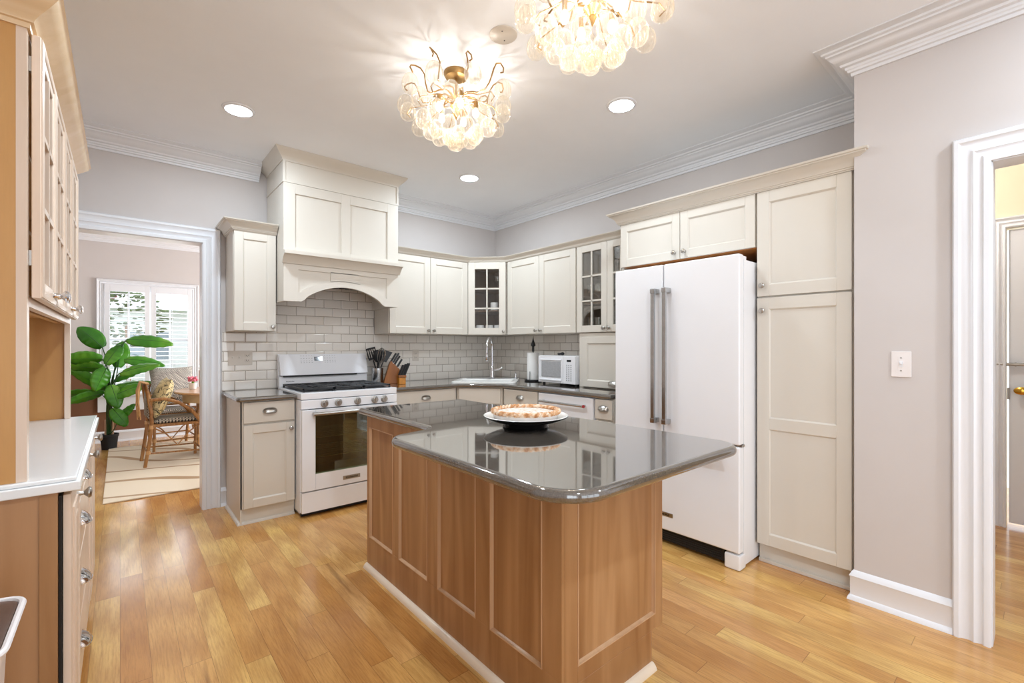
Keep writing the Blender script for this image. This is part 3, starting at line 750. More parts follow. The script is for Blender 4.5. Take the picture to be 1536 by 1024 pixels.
MB().box(-.006, W + .006, -.012, DP, 2.4965, 2.506).box(-.001, W+.001, -.004, DP, 2.506, 2.67).box(-.004, .014, -.010, -.002, 2.506, 2.67).box(W - .014, W + .004, -.010, -.002, 2.506, 2.67).box(0.014, W - .014, -.010, -.002, 2.506, 2.512).box(.014, W - .014, -.010, -.002, 2.655, 2.67).build('frieze', 'cab', c)
MB().sweep([(-.002, DP), (-.002, -.004), (W + .002, -.004), (W + .002, DP)], [(0, 0), (.006, 0), (.010, .012), (.028, .030), (.046, .048), (.060, .066), (.064, .078), (0, .078)], up(2.661), side=1 if False else -1).build('crown', 'cab', c)
MB().box(.02, W - .02, .02, DP, 1.78, 1.80).build('liner', 'steel', c)
v = MB()
for k in range(14): v.box(.12 + k * .05, .155 + k * .05, .10, .42, 1.774, 1.7805)
v.build('vent_filter', 'black', c)

# ================================================================== RANGE
c = thing('range', 'white freestanding gas range with black grates under the hood', 'range', (1.003, 3.545, 0))
W = .754
MB().box(0, .06, .022, .655, .035, .862).box(W - .06, W, .022, .655, .035, .862).box(.06, W - .06, .022, .655, .035, .235).box(.06, W - .06, .022, .655, .80, .862).box(.06, W - .06, .53, .655, .235, .80).box(.02, W - .02, .06, .62, 0.0, .035).build('body', 'white', c)
tp = MB().box(-.001, W + .001, -.008, .64, .866, .915, .006).build('cooktop', 'white', c)
MB().box(.03, W - .03, .06, .575, .9152, .9175).build('burner_well', 'black', tp)
for k in range(5):
    x = (.14, .14, W / 2, W - .14, W - .14)[k]; yy = (.18, .45, .32, .18, .45)[k]
    MB().cyl(.045, .917, .926, (x, yy, 0), n=20).cyl(.032, .926, .933, (x, yy, 0), n=20).build('burner', 'black', tp)
for i in range(3):
    x0 = .028 + i * .2335; x1 = x0 + .228; g = MB()
    for yy in (.045, .305, .325, .585): g.box(x0, x1, yy, yy + .014, .930, .944, .002, 1)
    for xx in (x0, x1 - .012): g.box(xx, xx + .012, .045, .599, .930, .944, .002, 1)
    for k in range(1, 9): yy = .045 + k * .0600; g.box(x0 + .01, x0 + .085, yy, yy + .010, .932, .945, .002, 1).box(x1 - .085, x1 - .01, yy, yy + .010, .932, .945, .002, 1)
    g.box((x0 + x1) / 2 - .005, (x0 + x1) / 2 + .005, .05, .59, .932, .945, .002, 1)
    for xx in (x0, x1 - .012):
        for yy in (.045, .587): g.box(xx, xx + .012, yy, yy + .012, .915, .930)
    g.build('grate', 'black', c)
bg = MB().prism([(.60, .915), (.66, .915), (.66, 1.19), (.640, 1.19), (.630, 1.02), (.600, 1.005), (.600, .985)], 0.0, W, 'YZ')
bgo = bg.build('backguard', 'white', c)
MB().prism([(.570, 1.015), (.640, 1.015), (.640, 1.185), (.622, 1.185)], .004, W - .004, 'YZ', .003).build('console', 'white_soft', bgo)
MB().box(.03, W - .10, .583, .602, 1.000, 1.013).build('vent_slot', 'black', bgo)
# display follows the sloped console face
sl = math.atan2(.052, .17)
disp = MB().box(-.035, .035, -.002, .001, -.018, .018).build('display', 'blackgloss', bgo); disp.location = (.318, .610, 1.149); disp.rotation_euler = (-sl, 0, 0)
text('clock', '9:51', .018, 'lcd', disp, (.012, -.0025, 0), (PI / 2, 0, 0))
bt = MB()
for r_ in range(2):
    for k in range(4):
        for sx in (-1, 1): bt.box(.318 + sx * (.06 + k * .024) - .005, .318 + sx * (.06 + k * .024) + .005, .5885 + .0 * k, .5895, 0, .0035)
bo = MB()
for j, zz in enumerate((.030, .008, -.014, -.030)):
    for k in range(5):
        for sx in (-1, 1): bo.box(sx * (.055 + k * .022) - .004, sx * (.055 + k * .022) + .004, -.0012, 0, zz, zz + .0025)
bo = bo.build('touch_keys', 'grey', bgo); bo.location = (.318, .6085, 1.145); bo.rotation_euler = (-sl, 0, 0)
text('badge', 'KitchenAid', .014, 'black', bgo, (.085, .598, .962), (PI / 2, 0, 0))
pn = MB().box(0, W, -.012, .03, .797, .862, .004).build('control_panel', 'white', c)
for x in (.165, .268, .418, .560, .640):
    kx = MB().lathe([(.0285, 0), (.0285, -.005), (.024, -.007), (.022, -.022), (.018, -.027), (.0001, -.0275)], axis='Y', n=24).box(-.004, .004, -.034, -.020, -.021, .021, .002).build('knob', 'nickel', pn); kx.location = (x, -.012, .830)
dr = MB()
x0, x1, z0, z1 = .098, W - .10, .315, .745
dr.box(.003, x0, -.022, .02, .195, .790, .003).box(x1, W - .003, -.022, .02, .195, .790, .003).box(x0, x1, -.022, .02, .195, z0, .003).box(x0, x1, -.022, .02, z1, .790, .003)
dro = dr.build('oven_door', 'white', c)
MB().box(x0 - .002, x1 + .002, -.0215, -.015, z0 - .002, z1 + .002).build('window', 'ovenglass', dro)
MB().cyl(.013, .07, W - .07, (0, -.070, .762), 'X', 18).box(.075, .105, -.068, -.02, .750, .774, .004).box(W - .105, W - .075, -.068, -.02, .750, .774, .004).build('handle', 'nickel', dro)
lp = MB().box(.30, .435, -.025, -.021, .232, .262, .002).build('badge_plate', 'nickel', dro)
text('badge', 'KitchenAid', .021, 'black', lp, (.3675, -.0255, .247), (PI / 2, 0, 0), bold=.0004)
# oven cavity with racks
MB().box(.061, W - .061, .515, .529, .236, .799).box(.061, .075, .024, .515, .236, .799).box(W - .075, W - .061, .024, .515, .236, .799).box(.075, W - .075, .024, .515, .236, .25).box(.075, W - .075, .024, .515, .785, .799).build('oven_cavity', 'oven_in', c)
for zz in (.42, .57):
    r = MB().tube([(.08, .05, zz), (W - .08, .05, zz), (W - .08, .50, zz), (.08, .50, zz)], .004, 6, closed=True)
    for k in range(1, 6): r.tube([(.08, .05 + k * .075, zz), (W - .08, .05 + k * .075, zz)], .0025, 6)
    for k in range(1, 16): r.tube([(.08 + k * .037, .05, zz + .003), (.08 + k * .037, .50, zz + .003)], .002, 5)
    r.build('rack', 'steel', c)
sd = MB().box(.003, W - .003, -.018, .02, .036, .185, .003).build('storage_drawer', 'white', c)
MB().box(.01, W - .01, .03, .06, .004, .036).build('toe_kick', 'black', c)

# ================================================================== REFRIGERATOR
c = thing('refrigerator', 'large white french-door refrigerator with two tall steel handles', 'refrigerator', (2.622, 1.962, 0), R90)
FW = .846; SP = .372
MB().box(.005, FW - .005, .065, .70, .012, 1.755, .006).box(.0, FW, .055, .066, .09, 1.75).build('body', 'white', c)
def fdoor(x0, x1, z0, z1, nm='door'): return MB().box(x0, x1, 0, .055, z0, z1, .010, 3).build(nm, 'white', c)
def fhandle(par, x):
    m = MB().box(x - .0125, x + .0125, -.062, -.044, .785, 1.615, .003).box(x - .015, x + .015, -.064, -.0, .775, .805, .003).box(x - .015, x + .015, -.064, 0, 1.595, 1.625, .003)
    return m.build('handle', 'steel', par)
d1 = fdoor(0, SP - .003, .705, 1.780); fhandle(d1, SP - .040)
d2 = fdoor(SP + .003, FW, .705, 1.780); fhandle(d2, SP + .040)
d3 = fdoor(0, FW, .098, .695, 'freezer_drawer')
MB().cyl(.012, .10, FW - .10, (0, -.060, .625), 'X', 16).box(.105, .135, -.062, 0, .611, .639, .003).box(FW - .135, FW - .105, -.062, 0, .611, .639, .003).build('handle', 'steel', d3)
bp = MB().box(.30, .44, -.003, .001, .187, .212, .001).build('badge_plate', 'nickel', d3)
text('badge', 'KitchenAid', .021, 'black', bp, (.37, -.0035, .1995), (PI / 2, 0, 0), bold=.0004)
MB().box(.02, FW - .10, .03, .06, .02, .088).build('grille', 'dark', c)
g = MB()
for k in range(4): g.box(.05, FW - .12, .026, .031, .030 + k * .013, .036 + k * .013)
g.build('grille_slats', 'black', c)
MB().box(FW - .090, FW, .004, .09, 0, .088, .012).build('foot_cover', 'white', c)
MB().box(0, .090, .004, .09, 0, .088, .012).build('foot_cover', 'white', c)
for x in (.02, FW - .12): MB().box(x, x + .10, .03, .14, 1.752, 1.782, .006).build('hinge_cover', 'white', c)
MB().box(FW - .03, FW + .003, .02, .06, .695, .706).build('hinge', 'nickel', c)

# ================================================================== ISLAND
c = thing('kitchen_island', 'honey maple kitchen island base with framed panels', 'kitchen island', (1.075, 1.012, 0))
IW, IL = .589, 1.522
ZB = .145; ZT = .863
MB().box(.012, IW, .012, IL, ZB, ZT).box(.012, IW - .075, .012, IL, 0, ZB).build('body', 'maple', c)
def wpanel(parent, a0, a1, z0, z1, pl, name='panel'):
    """sunk panel with a bead round it; pl maps (along, out, z) to xyz"""
    mb = MB()
    def bx(a, b, o0, o1, c0, c1):
        p, q = pl(a, o0, c0), pl(b, o1, c1)
        mb.box(min(p[0], q[0]), max(p[0], q[0]), min(p[1], q[1]), max(p[1], q[1]), min(p[2], q[2]), max(p[2], q[2]))
    bx(a0 - .004, a1 + .004, -.004, .0015, z0 - .004, z1 + .004)
    o = mb.build(name, 'maple', parent)
    bd = MB(); pr = [(-.0025, .0115), (-.002, .0145), (0, .0155), (.002, .0145), (.003, .008), (.006, .005), (.007, .000), (-.002, .000)]
    bd.sweep([(a0, z0), (a1, z0), (a1, z1), (a0, z1)], pr, lambda a, b, h: pl(a, h, b), closed=True, side=1)
    bd.build('bead', 'bead', o)
def wframe(segs, a_end, zb, zt, z0, z1, pl, parent, name):
    """stiles and rails round the panels"""
    mb = MB()
    def bx(a, b, c0, c1):
        p, q = pl(a, -.002, c0), pl(b, .012, c1)
        mb.box(min(p[0], q[0]), max(p[0], q[0]), min(p[1], q[1]), max(p[1], q[1]), min(p[2], q[2]), max(p[2], q[2]), .0012, 1)
    prev = 0
    for a0, a1 in segs: bx(prev, a0, z0, z1); prev = a1
    bx(prev, a_end, z0, z1); bx(0, a_end, zb, z0); bx(0, a_end, z1, zt)
    return mb.build(name, 'maple', parent)
plL = lambda a, o, z: (.012 - o, a, z)        # long left side, a runs away from the camera
segs = [(.092, .372), (.470, .752), (.846, 1.126), (1.196, 1.484)]
wframe(segs, IL, 0, ZT, .182, .800, plL, c, 'side_frame')
for a0, a1 in segs: wpanel(c, a0, a1, .182, .800, plL)
plN = lambda a, o, z: (a, .012 - o, z)        # near end
mb = MB(); 
mb.box(.0145, .078, 0, .014, 0, ZT, .0012, 1).box(.534, IW, 0, .014, ZB, ZT, .0012, 1).box(.078, .534, 0, .014, ZB, .205, .0012, 1).box(.078, IW - .075, 0, .014, 0, ZB, .0012, 1).box(.078, .534, 0, .014, .800, ZT, .0012, 1)
mb.build('end_frame', 'maple', c); wpanel(c, .078, .534, .205, .800, plN)
MB().sweep([(0, IL), (0, 0), (IW - .075, 0)], [(a * 1.25, b * 1.3) for a, b in SHOE], side=-1).build('shoe_moulding', 'shoe', c)
for a, b in ((.02, .50), (.52, 1.00), (1.02, 1.50)):   # doors on the working side
    d = MB().box(IW, IW + .019, a, b, ZB + .01, ZT - .01, .003).box(IW + .019, IW + .024, a + .07, b - .07, ZB + .08, ZT - .08, .004).build('door', 'maple', c)
    k = MB().lathe(KNOB, axis='Y', n=16).build('knob', 'nickel', d); k.location = (IW + .019, b - .04, ZT - .06); k.rotation_euler = (0, 0, PI / 2)
outline = [(.812, .752), (1.735, .733), (1.772, 2.600), (1.052, 2.600), (1.052, 1.795), (.812, 1.728)]
outline = [(.806, .735), (1.768, .728), (1.768, 2.612), (1.050, 2.612), (1.050, 1.775), (.806, 1.726)]
tag(MB().slab(rounded(outline, [.15, .10, .03, .02, .06, .10], 22), .864, .902).build('island_countertop', 'quartz'),
    'large taupe grey polished stone island top with rounded corners and overhang', 'countertop')

# pie on its plate
c = thing('serving_plate', 'wide white-rimmed dark glass plate holding the pie on the island', 'plate', (1.385, 1.525, .902))
MB().lathe([(.0001, 0), (.100, 0), (.104, .004), (.096, .018), (.150, .030), (.187, .046), (.189, .049), (.150, .036), (.08, .024), (.0001, .022)], n=64).build('dish', 'blackgloss', c)
MB().lathe([(.120, .0285), (.150, .0372), (.1875, .0502), (.189, .0515), (.187, .0535), (.150, .0415), (.115, .031)], n=64).build('rim', 'ceramic', c)
c = thing('pie', 'round sugar-dusted pie with a braided crust edge', 'pie', (1.385, 1.525, .928))
MB().lathe([(.0001, 0), (.126, 0), (.140, .012), (.149, .034), (.145, .040)], n=64).build('side', 'pie_side', c)
MB().lathe([(.146, .0395), (.120, .041), (.0001, .044)], n=64).build('filling', 'pie', c)
b = MB(); n = 132
for ph in (0, PI * 2 / 3, PI * 4 / 3):
    b.tube([((.145 + .008 * math.cos(k / n * 2 * PI * 15 + ph)) * math.cos(2 * PI * k / n), (.145 + .008 * math.cos(k / n * 2 * PI * 15 + ph)) * math.sin(2 * PI * k / n), .045 + .006 * math.sin(k / n * 2 * PI * 15 + ph)) for k in range(n)], .0062, 7, closed=True)
b.build('braided_crust', 'crust', c)

# ================================================================== HUTCH (left wall)
H0, H1 = 1.745, 3.155
HL = H1 - H0
c = thing('hutch_base_cabinet', 'maple hutch base with drawers and doors under the white counter', 'cabinet', (-.128, H0, 0), PI / 2)
MB().box(0, HL, 0, .425, .09, .868, .001, 1).box(.0, HL, .06, .425, 0, .09).build('body', 'hutchlow', c)
MB().box(-.006, .001, 0, .035, 0, .868).build('side_stile', 'maple', c)
def rdoor(x0, x1, z0, z1, mat='maple_pale', y=-.008, nm='door'):
    m = MB().box(x0, x1, y - .018, y, z0, z1, .004, 2)
    if x1 - x0 > .2 and z1 - z0 > .1:
        m.sweep([(x0 + .05, z0 + .05), (x1 - .05, z0 + .05), (x1 - .05, z1 - .05), (x0 + .05, z1 - .05)], [(0, 0), (0, .004), (.006, .007), (.012, .004), (.014, 0)], lambda a, b_, h: (a, y - .018 - h, b_), closed=True)
        m.box(x0 + .085, x1 - .085, y - .024, y - .018, z0 + .085, z1 - .085, .005, 2)
    return m.build(nm, mat, c)
d = rdoor(.012, .262, .12, .855); knob(.235, .80, -.026, d, sc=1.1)
for z0, z1 in ((.745, .855), (.560, .735), (.340, .550), (.12, .330)):
    dd = MB().box(.272, .86, -.026, -.008, z0, z1, .004, 2).build('drawer', 'maple_pale', c)
    cup(.45, (z0 + z1) / 2 + .01, -.026, dd, .045, 'chrome')
d = rdoor(.870, 1.13, .12, .855); knob(.90, .80, -.026, d, sc=1.1)
d = rdoor(1.14, 1.40, .12, .855); knob(1.37, .80, -.026, d, sc=1.1)
MB().box(0.004, HL - .004, -.0075, -.001, .12, .855).build('gap_shade', 'dark', c)  # dark sheet painting the shade in the gap behind doors and drawers
tag(MB().prism([(XL + .002, H0 - .020), (-.082, H0 - .020), (-.082, H1 + .035), (XL + .002, H1 + .035)], .869, .895, bev=.004).prism([(XL + .002, H0 - .012), (-.090, H0 - .012), (-.090, H1 + .027), (XL + .002, H1 + .027)], .895, .907, bev=.004).build('hutch_countertop', 'white_top'),
    'white stepped-edge countertop on the maple hutch base', 'countertop')
c = thing('hutch_upper_cabinet', 'tall maple hutch upper with glass doors and open counter bay', 'cabinet', (-.190, H0, 0), PI / 2)
dpt = .36
UT = 2.13
b = MB().box(0, .020, 0.0, dpt, .9075, UT).box(HL - .020, HL, 0, dpt, .9075, UT).box(.02, HL - .02, .016, dpt - .01, 1.395, 1.413).box(.02, HL - .02, .016, dpt - .01, UT - .02, UT).box(.02, HL - .02, dpt - .012, dpt, .9075, UT)
b.box(.02, HL - .02, .03, .05, 1.372, 1.395)
b.build('body', 'hutchside', c)
MB().box(-.001, .040, -.004, .016, .9075, UT).box(HL - .040, HL + .001, -.004, .016, .9075, UT).box(.04, HL - .04, -.004, .016, 1.370, 1.400).box(.04, HL - .04, -.004, .016, 2.09, UT).box(HL / 2 - .02, HL / 2 + .02, -.004, .016, 1.40, 2.09).build('face_frame', 'maple_pale', c)
MB().box(.02, HL - .02, dpt - .016, dpt - .0125, .908, 1.395).build('back_panel', 'maple_light', c)
for z in (1.62, 1.86): MB().box(.021, HL - .021, .03, dpt - .02, z, z + .012).build('shelf', 'maple_light', c)
for i in range(4):
    x0 = .022 + i * .3425; x1 = x0 + .338
    kx = x1 - .028 if i % 2 == 0 else x0 + .028
    d = shaker(x0, x1, 1.392, 2.098, -.010, .018, .05, panel=False)
    xa, xb, za, zb = x0 + .05, x1 - .05, 1.442, 2.048
    xc = (xa + xb) / 2; d.box(xc - .008, xc + .008, -.030, -.014, za, zb)
    for q in (1, 2): zc = za + (zb - za) * q / 3; d.box(xa, xb, -.030, -.014, zc - .008, zc + .008)
    d.sweep([(x0 + .004, 1.396), (x1 - .004, 1.396), (x1 - .004, 2.094), (x0 + .004, 2.094)], [(0, 0), (.0, .003), (.01, .006), (.018, .003), (.020, 0)], lambda a, b_, h: (a, -.028 - h, b_), closed=True)
    do = d.build('door', 'maple_pale', c); MB().box(xa - .002, xb + .002, -.018, -.015, za - .002, zb + .002).build('pane', 'glass', do)
    knob(kx, 1.425, -.028, do, 'chrome', 1.15)
    for z in (1.48, 2.0): MB().box(x0 + .004 if i % 2 == 0 else x1 - .016, x0 + .016 if i % 2 == 0 else x1 - .004, -.011, -.0045, z, z + .04).build('hinge', 'nickel', do)
MB().sweep([(0, dpt), (0, -.004), (HL, -.004), (HL, dpt)], [(0, 0), (.006, 0), (.008, .012), (.014, .014), (.016, .020), (.024, .030), (.046, .050), (.062, .066), (.066, .078), (.072, .082), (0, .082)], up(2.098), side=-1).build('crown', 'crownwood', c)

# waste bin by the camera, in front of the hutch end
c = thing('waste_bin', 'white plastic waste bin with a brown inner lid beside the maple hutch', 'bin', (-.33, 1.40, 0))
def rr(w, d, r, s=6): return rounded([(-w, -d), (w, -d), (w, d), (-w, d)], [r] * 4, s)
def loft(m, secs, cap=True):
    n = len(secs[0][0]); P = [(x, y, z) for poly, z in secs for x, y in poly]; F = []
    for k in range(len(secs) - 1):
        for i in range(n): j = (i + 1) % n; F.append((k * n + i, k * n + j, (k + 1) * n + j, (k + 1) * n + i))
    if cap: F += [tuple(range(n))[::-1], tuple(range((len(secs) - 1) * n, len(secs) * n))]
    m._add(P, F, True); return m
loft(MB(), [(rr(.115, .105, .03), 0), (rr(.14, .125, .035), .60), (rr(.158, .140, .04), .655), (rr(.160, .142, .04), .68)]).build('body', 'binwhite', c)
m = MB(); ring = rr(.163, .145, .042)
m.tube([(x, y, .685) for x, y in ring], .0065, 8, closed=True); m.build('rim', 'binwhite', c)
loft(MB(), [(rr(.156, .138, .038), .6805), (rr(.156, .138, .038), .686), (rr(.150, .132, .034), .689)]).build('lid', 'binbrown', c)

# ================================================================== SINK AREA
c = thing('corner_sink', 'white drop-in corner sink set into the stone counter', 'sink', (2.566, 3.458, .905), R45)
m = MB()
loft(m, [(rounded([(-.29, .035), (.33, .035), (.33, .575), (-.29, .575)], [.04] * 4, 5), 0.0005), (rounded([(-.29, .035), (.33, .035), (.33, .575), (-.29, .575)], [.04] * 4, 5), .012), (rounded([(-.278, .047), (.318, .047), (.318, .563), (-.278, .563)], [.035] * 4, 5), .018),
         (rounded([(-.245, .08), (.285, .08), (.285, .445), (-.245, .445)], [.05] * 4, 5), .014), (rounded([(-.235, .09), (.275, .09), (.275, .435), (-.235, .435)], [.05] * 4, 5), .003)])
m.build('basin', 'ceramic', c)
c = thing('faucet', 'tall chrome gooseneck faucet behind the corner sink', 'faucet', (2.955, 3.775, .9235))
MB().lathe([(.034, 0), (.034, .006), (.024, .014), (.020, .05), (.019, .115), (.015, .125)], n=20).build('base', 'chrome', c)
dx, dy = -.85, -.52
pts = [(0, 0, .11), (0, 0, .33)] + [(dx * .075 * (1 - math.cos(a)), dy * .075 * (1 - math.cos(a)), .33 + .085 * math.sin(a)) for a in [PI * k / 12 for k in range(1, 13)]] + [(dx * .155, dy * .155, .26)]
MB().tube(pts, .0125, 12).build('neck', 'chrome', c)
MB().at(dx * .155, dy * .155, 0).lathe([(.0135, .27), (.0165, .25), (.019, .19), (.016, .185), (.0001, .185)], n=16).build('spray_head', 'chrome', c)
MB().tube([(0, 0, .085), (.045, -.045, .092), (.075, -.075, .115)], .009, 10, r2=.012).build('lever', 'chrome', c)
c = thing('soap_dispenser', 'small chrome soap pump at the right corner of the sink', 'soap dispenser', (3.13, 3.60, .9235))
MB().lathe([(.018, 0), (.018, .006), (.010, .014), (.008, .05), (.0001, .052)], n=16).tube([(0, 0, .048), (-.02, -.015, .066), (-.04, -.03, .06)], .005, 8).build('pump', 'chrome', c)
# paper towel holder
c = thing('paper_towel_holder', 'black iron paper towel stand with a spear finial', 'paper towel holder', (3.19, 3.40, .905))
MB().lathe([(.0001, 0), (.082, 0), (.082, .008), (.03, .014), (.0001, .016)], n=28).tube([(.085 * math.cos(a), .085 * math.sin(a), .010) for a in [2 * PI * k / 24 for k in range(24)]], .006, 8, closed=True).build('base', 'black', c)
MB().cyl(.006, .012, .31, n=10).lathe([(.012, .30), (.012, .345), (.010, .346), (.026, .362), (.012, .40), (.005, .425), (.0001, .45)], n=14).build('post', 'black', c)
MB().tube([(-.072, -.030, .01), (-.072, -.030, .10)], .0035, 8).build('side_arm', 'black', c)
tag(MB().lathe([(.020, .0), (.062, 0), (.062, .272), (.020, .272), (.020, .0)], n=32).build('paper_towel_roll', 'paper'), 'white paper towel roll on the black stand by the sink', 'paper towel roll', loc=(3.19, 3.40, .9215))
# microwave
c = thing('microwave', 'small white microwave oven on the counter left of the appliance garage', 'microwave', (3.015, 3.142, .905), R90)
MB().box(0, .462, .018, .325, .016, .268, .006).build('body', 'white', c)
d = MB().box(.0, .315, 0, .018, .018, .266, .005).build('door', 'white', c)
MB().box(.045, .292, -.003, .004, .070, .215, .006).build('window', 'mesh_grey', d)
MB().box(.020, .300, -.010, 0, .036, .052, .005).box(.03, .30, -.007, 0, .222, .236, .004).build('trim_bar', 'white', d)
p_ = MB().box(.317, .462, 0, .018, .018, .266, .005).build('control_panel', 'white', c)
MB().box(.365, .415, -.002, .001, .215, .232).build('display', 'blackgloss', p_)
m = MB()
for r_ in range(9):
    for q in range(3): m.box(.358 + q * .025, .371 + q * .025, -.0012, 0, .045 + r_ * .017, .053 + r_ * .017)
m.build('keypad', 'grey', p_)
for x, y in ((.03, .05), (.43, .05), (.03, .28), (.43, .28)): MB().cyl(.012, 0, .017, (x, y, 0), n=12).build('foot', 'black', c)
o = tag(MB().tube([(.03 * math.cos(a), .018 * math.sin(a), .010 + .008 * math.sin(a * 2) ** 2) for a in [2 * PI * k / 20 for k in range(20)]], .008, 8, closed=True).sphere((.02, 0, .016), .022, .016, .014).build('cord_bundle', 'black'), 'small black coiled cord on top of the microwave', 'cord', loc=(3.07, 2.90, 1.1735))

# crock, utensils, knives
c = thing('utensil_crock', 'round stainless steel crock full of black cooking utensils', 'utensil holder', (1.835, 4.085, .905))
MB().lathe([(.0001, 0), (.050, 0), (.052, .004), (.052, .148), (.050, .150), (.047, .148), (.047, .008), (.0001, .006)], n=32).build('cup', 'steel', c)
ux, uy, uz = 1.835, 4.085, .905
def utensil(name, label, tipdx, tipdy, top, mat, head, cat='utensil'):
    o = thing(name, label, cat, (ux, uy, uz + .008), 0, 'cooking utensils in the steel crock')
    a = Vector((-tipdx * .30, -tipdy * .30, 0)); b = Vector((tipdx, tipdy, top))
    MB().tube([a, a.lerp(b, .72)], .0055, 8).build('handle', mat, o)
    h = MB(); dirv = (b - a).normalized(); fy = Vector((-.38, -.92, 0)); fy = (fy - dirv * fy.dot(dirv)).normalized(); fx = fy.cross(dirv).normalized()
    h.T = Matrix.Translation(a.lerp(b, .72)) @ Matrix((fx, fy, dirv)).transposed().to_4x4() @ Matrix.Scale(1.28, 4)
    head(h); h.build('head', mat, o); return o
def h_slot(m):
    for k in range(5): m.box(-.036 + k * .0145, -.028 + k * .0145, -.002, .002, .018, .082)
    m.box(-.036, .030, -.002, .002, .004, .020, .001).box(-.036, .030, -.002, .002, .080, .094, .001)
def h_ladle(m): m.grid(lambda u, v: (.043 * math.cos(2 * PI * u) * math.sin(PI / 2 * v + .001), .043 * math.sin(2 * PI * u) * math.sin(PI / 2 * v + .001), .045 - .030 * math.cos(PI / 2 * v)), 20, 8).sphere((0, 0, .045), .042, .042, .012)
def h_spoon(m): m.sphere((0, 0, .045), .032, .008, .045)
def h_whisk(m):
    for k in range(5):
        q = PI * k / 5; m.tube([(.030 * math.sin(t) * math.cos(q), .030 * math.sin(t) * math.sin(q), .055 - .055 * math.cos(t)) for t in [PI * 2 * j / 18 for j in range(19)]], .0018, 5)
def h_turner(m): m.prism([(-.022, 0), (.022, 0), (.038, .085), (-.038, .085)], -.002, .002, 'XZ', .001)
def h_masher(m):
    m.tube([(-.035, 0, .02), (-.035, 0, .07), (-.018, 0, .07), (-.018, 0, .03), (0, 0, .03), (0, 0, .07), (.018, 0, .07), (.018, 0, .03), (.035, 0, .03), (.035, 0, .07)], .004, 6)
utensil('slotted_spatula', 'black slotted turner leaning left out of the steel crock', -.075, -.02, .30, 'black', h_slot)
utensil('ladle', 'black round ladle standing highest in the steel crock', .035, .02, .33, 'black', h_ladle)
utensil('cooking_spoon', 'black solid spoon near the front of the steel crock', -.020, -.045, .27, 'black', h_spoon)
utensil('balloon_whisk', 'wire whisk leaning forward in the steel crock', .010, -.060, .27, 'nickel', h_whisk)
utensil('turner', 'black solid turner leaning right out of the steel crock', .085, -.01, .28, 'black', h_turner)
utensil('masher', 'black looped masher at the back of the steel crock', -.035, .04, .28, 'black', h_masher)

kb = thing('knife_block', 'slanted brown wooden knife block beside the steel crock', 'knife block', (1.950, 4.04, .905), -.35)
MB().prism([(-.075, 0), (.065, 0), (.075, .135), (-.005, .215), (-.02, .19)], -.048, .048, 'XZ', .004).build('block', 'block', kb)
KP = [(.012, -.022, 'tallest black-handled knife at the top of the brown block'), (.030, .015, 'black-handled knife in the middle of the brown block'), (.052, -.015, 'black-handled knife on the right slope of the brown block'), (.000, .028, 'black-handled knife at the back of the brown block')]
for i, (lx, ly, lb) in enumerate(KP):
    L = (.11, .10, .09, .095)[i]
    z = .215 - (lx + .005) * 1.0 - .004
    o = thing('kitchen_knife', lb, 'knife', (0, 0, 0), 0, 'knives in the brown block')
    ca, sa = math.cos(-.35), math.sin(-.35); o.location = (1.950 + lx * ca - ly * sa, 4.04 + lx * sa + ly * ca, .905 + z); o.rotation_euler = (0, .55, -.35)
    MB().box(-.009, .009, -.006, .006, .004, L, .004).build('handle', 'black', o)
    MB().box(-.010, .010, -.0065, .0065, -.002, .006, .001).build('bolster', 'steel', o)
sb = thing('steak_knife_block', 'small amber wooden block of black steak knives in front of the knife block', 'knife block', (1.990, 3.905, .905), -.2)
MB().box(-.032, .032, -.028, .028, 0, .062, .004).build('block', 'amber', sb); MB().box(-.036, .036, -.032, .032, .062, .086, .004).build('collar', 'block', sb)
for i in range(6):
    lx = -.024 + (i % 3) * .024; ly = -.014 + (i // 3) * .028
    o = thing('steak_knife', ('black steak knife in the front row of the small amber block', 'black steak knife in the back row of the small amber block')[i // 3], 'knife', (1.990 + lx, 3.905 + ly, .905 + .083), 0, ('front row of steak knives', 'back row of steak knives')[i // 3])
    o.rotation_euler = (0, .42, 0); MB().box(-.007, .007, -.006, .006, 0, .105 + .008 * (i % 3), .003).build('handle', 'black', o)

# crockery and glassware behind the glass doors
def mug(loc, label, rz=0, group='mugs on the bottom shelf of the corner cabinet'):
    o = thing('mug', label, 'mug', loc, rz, group)
    MB().lathe([(.0001, 0), (.034, 0), (.040, .006), (.041, .085), (.038, .085), (.036, .008), (.0001, .006)], n=24).build('bowl', 'ceramic', o)
    MB().tube([(.040, 0, .07), (.062, 0, .065), (.066, 0, .045), (.055, 0, .025), (.040, 0, .02)], .005, 8).build('handle', 'ceramic', o); return o
ca = math.cos(R45); sa = math.sin(R45)
def cc(lx, ly, z): return (2.752 + lx * ca - ly * sa, 3.925 + lx * sa + ly * ca, z)
m0 = mug(cc(.115, .09, 1.394), 'white mug at the left of the bottom shelf in the corner cabinet', 2)
dup(m0, cc(.215, .09, 1.394), 1.0, 'white mug in the middle of the bottom shelf in the corner cabinet')
dup(m0, cc(.305, .10, 1.394), .2, 'white mug at the right of the bottom shelf in the corner cabinet')
x = dup(m0, cc(.265, .10, 1.6325), .6, 'cream mug standing alone on the middle shelf of the corner cabinet'); x['group'] = 'crockery on the middle shelf'
pl0 = tag(MB().lathe([(.0001, 0), (.045, 0), (.085, .012), (.085, .014), (.044, .004), (.0001, .003)], n=32).build('saucer', 'ceramic'), 'pale saucer at the bottom of the pile in the corner glass cabinet', 'saucer', 'saucers on the middle shelf', cc(.125, .11, 1.6325))
x = dup(pl0, cc(.125, .11, 1.6405), label='pale saucer on top of the pile in the corner glass cabinet')
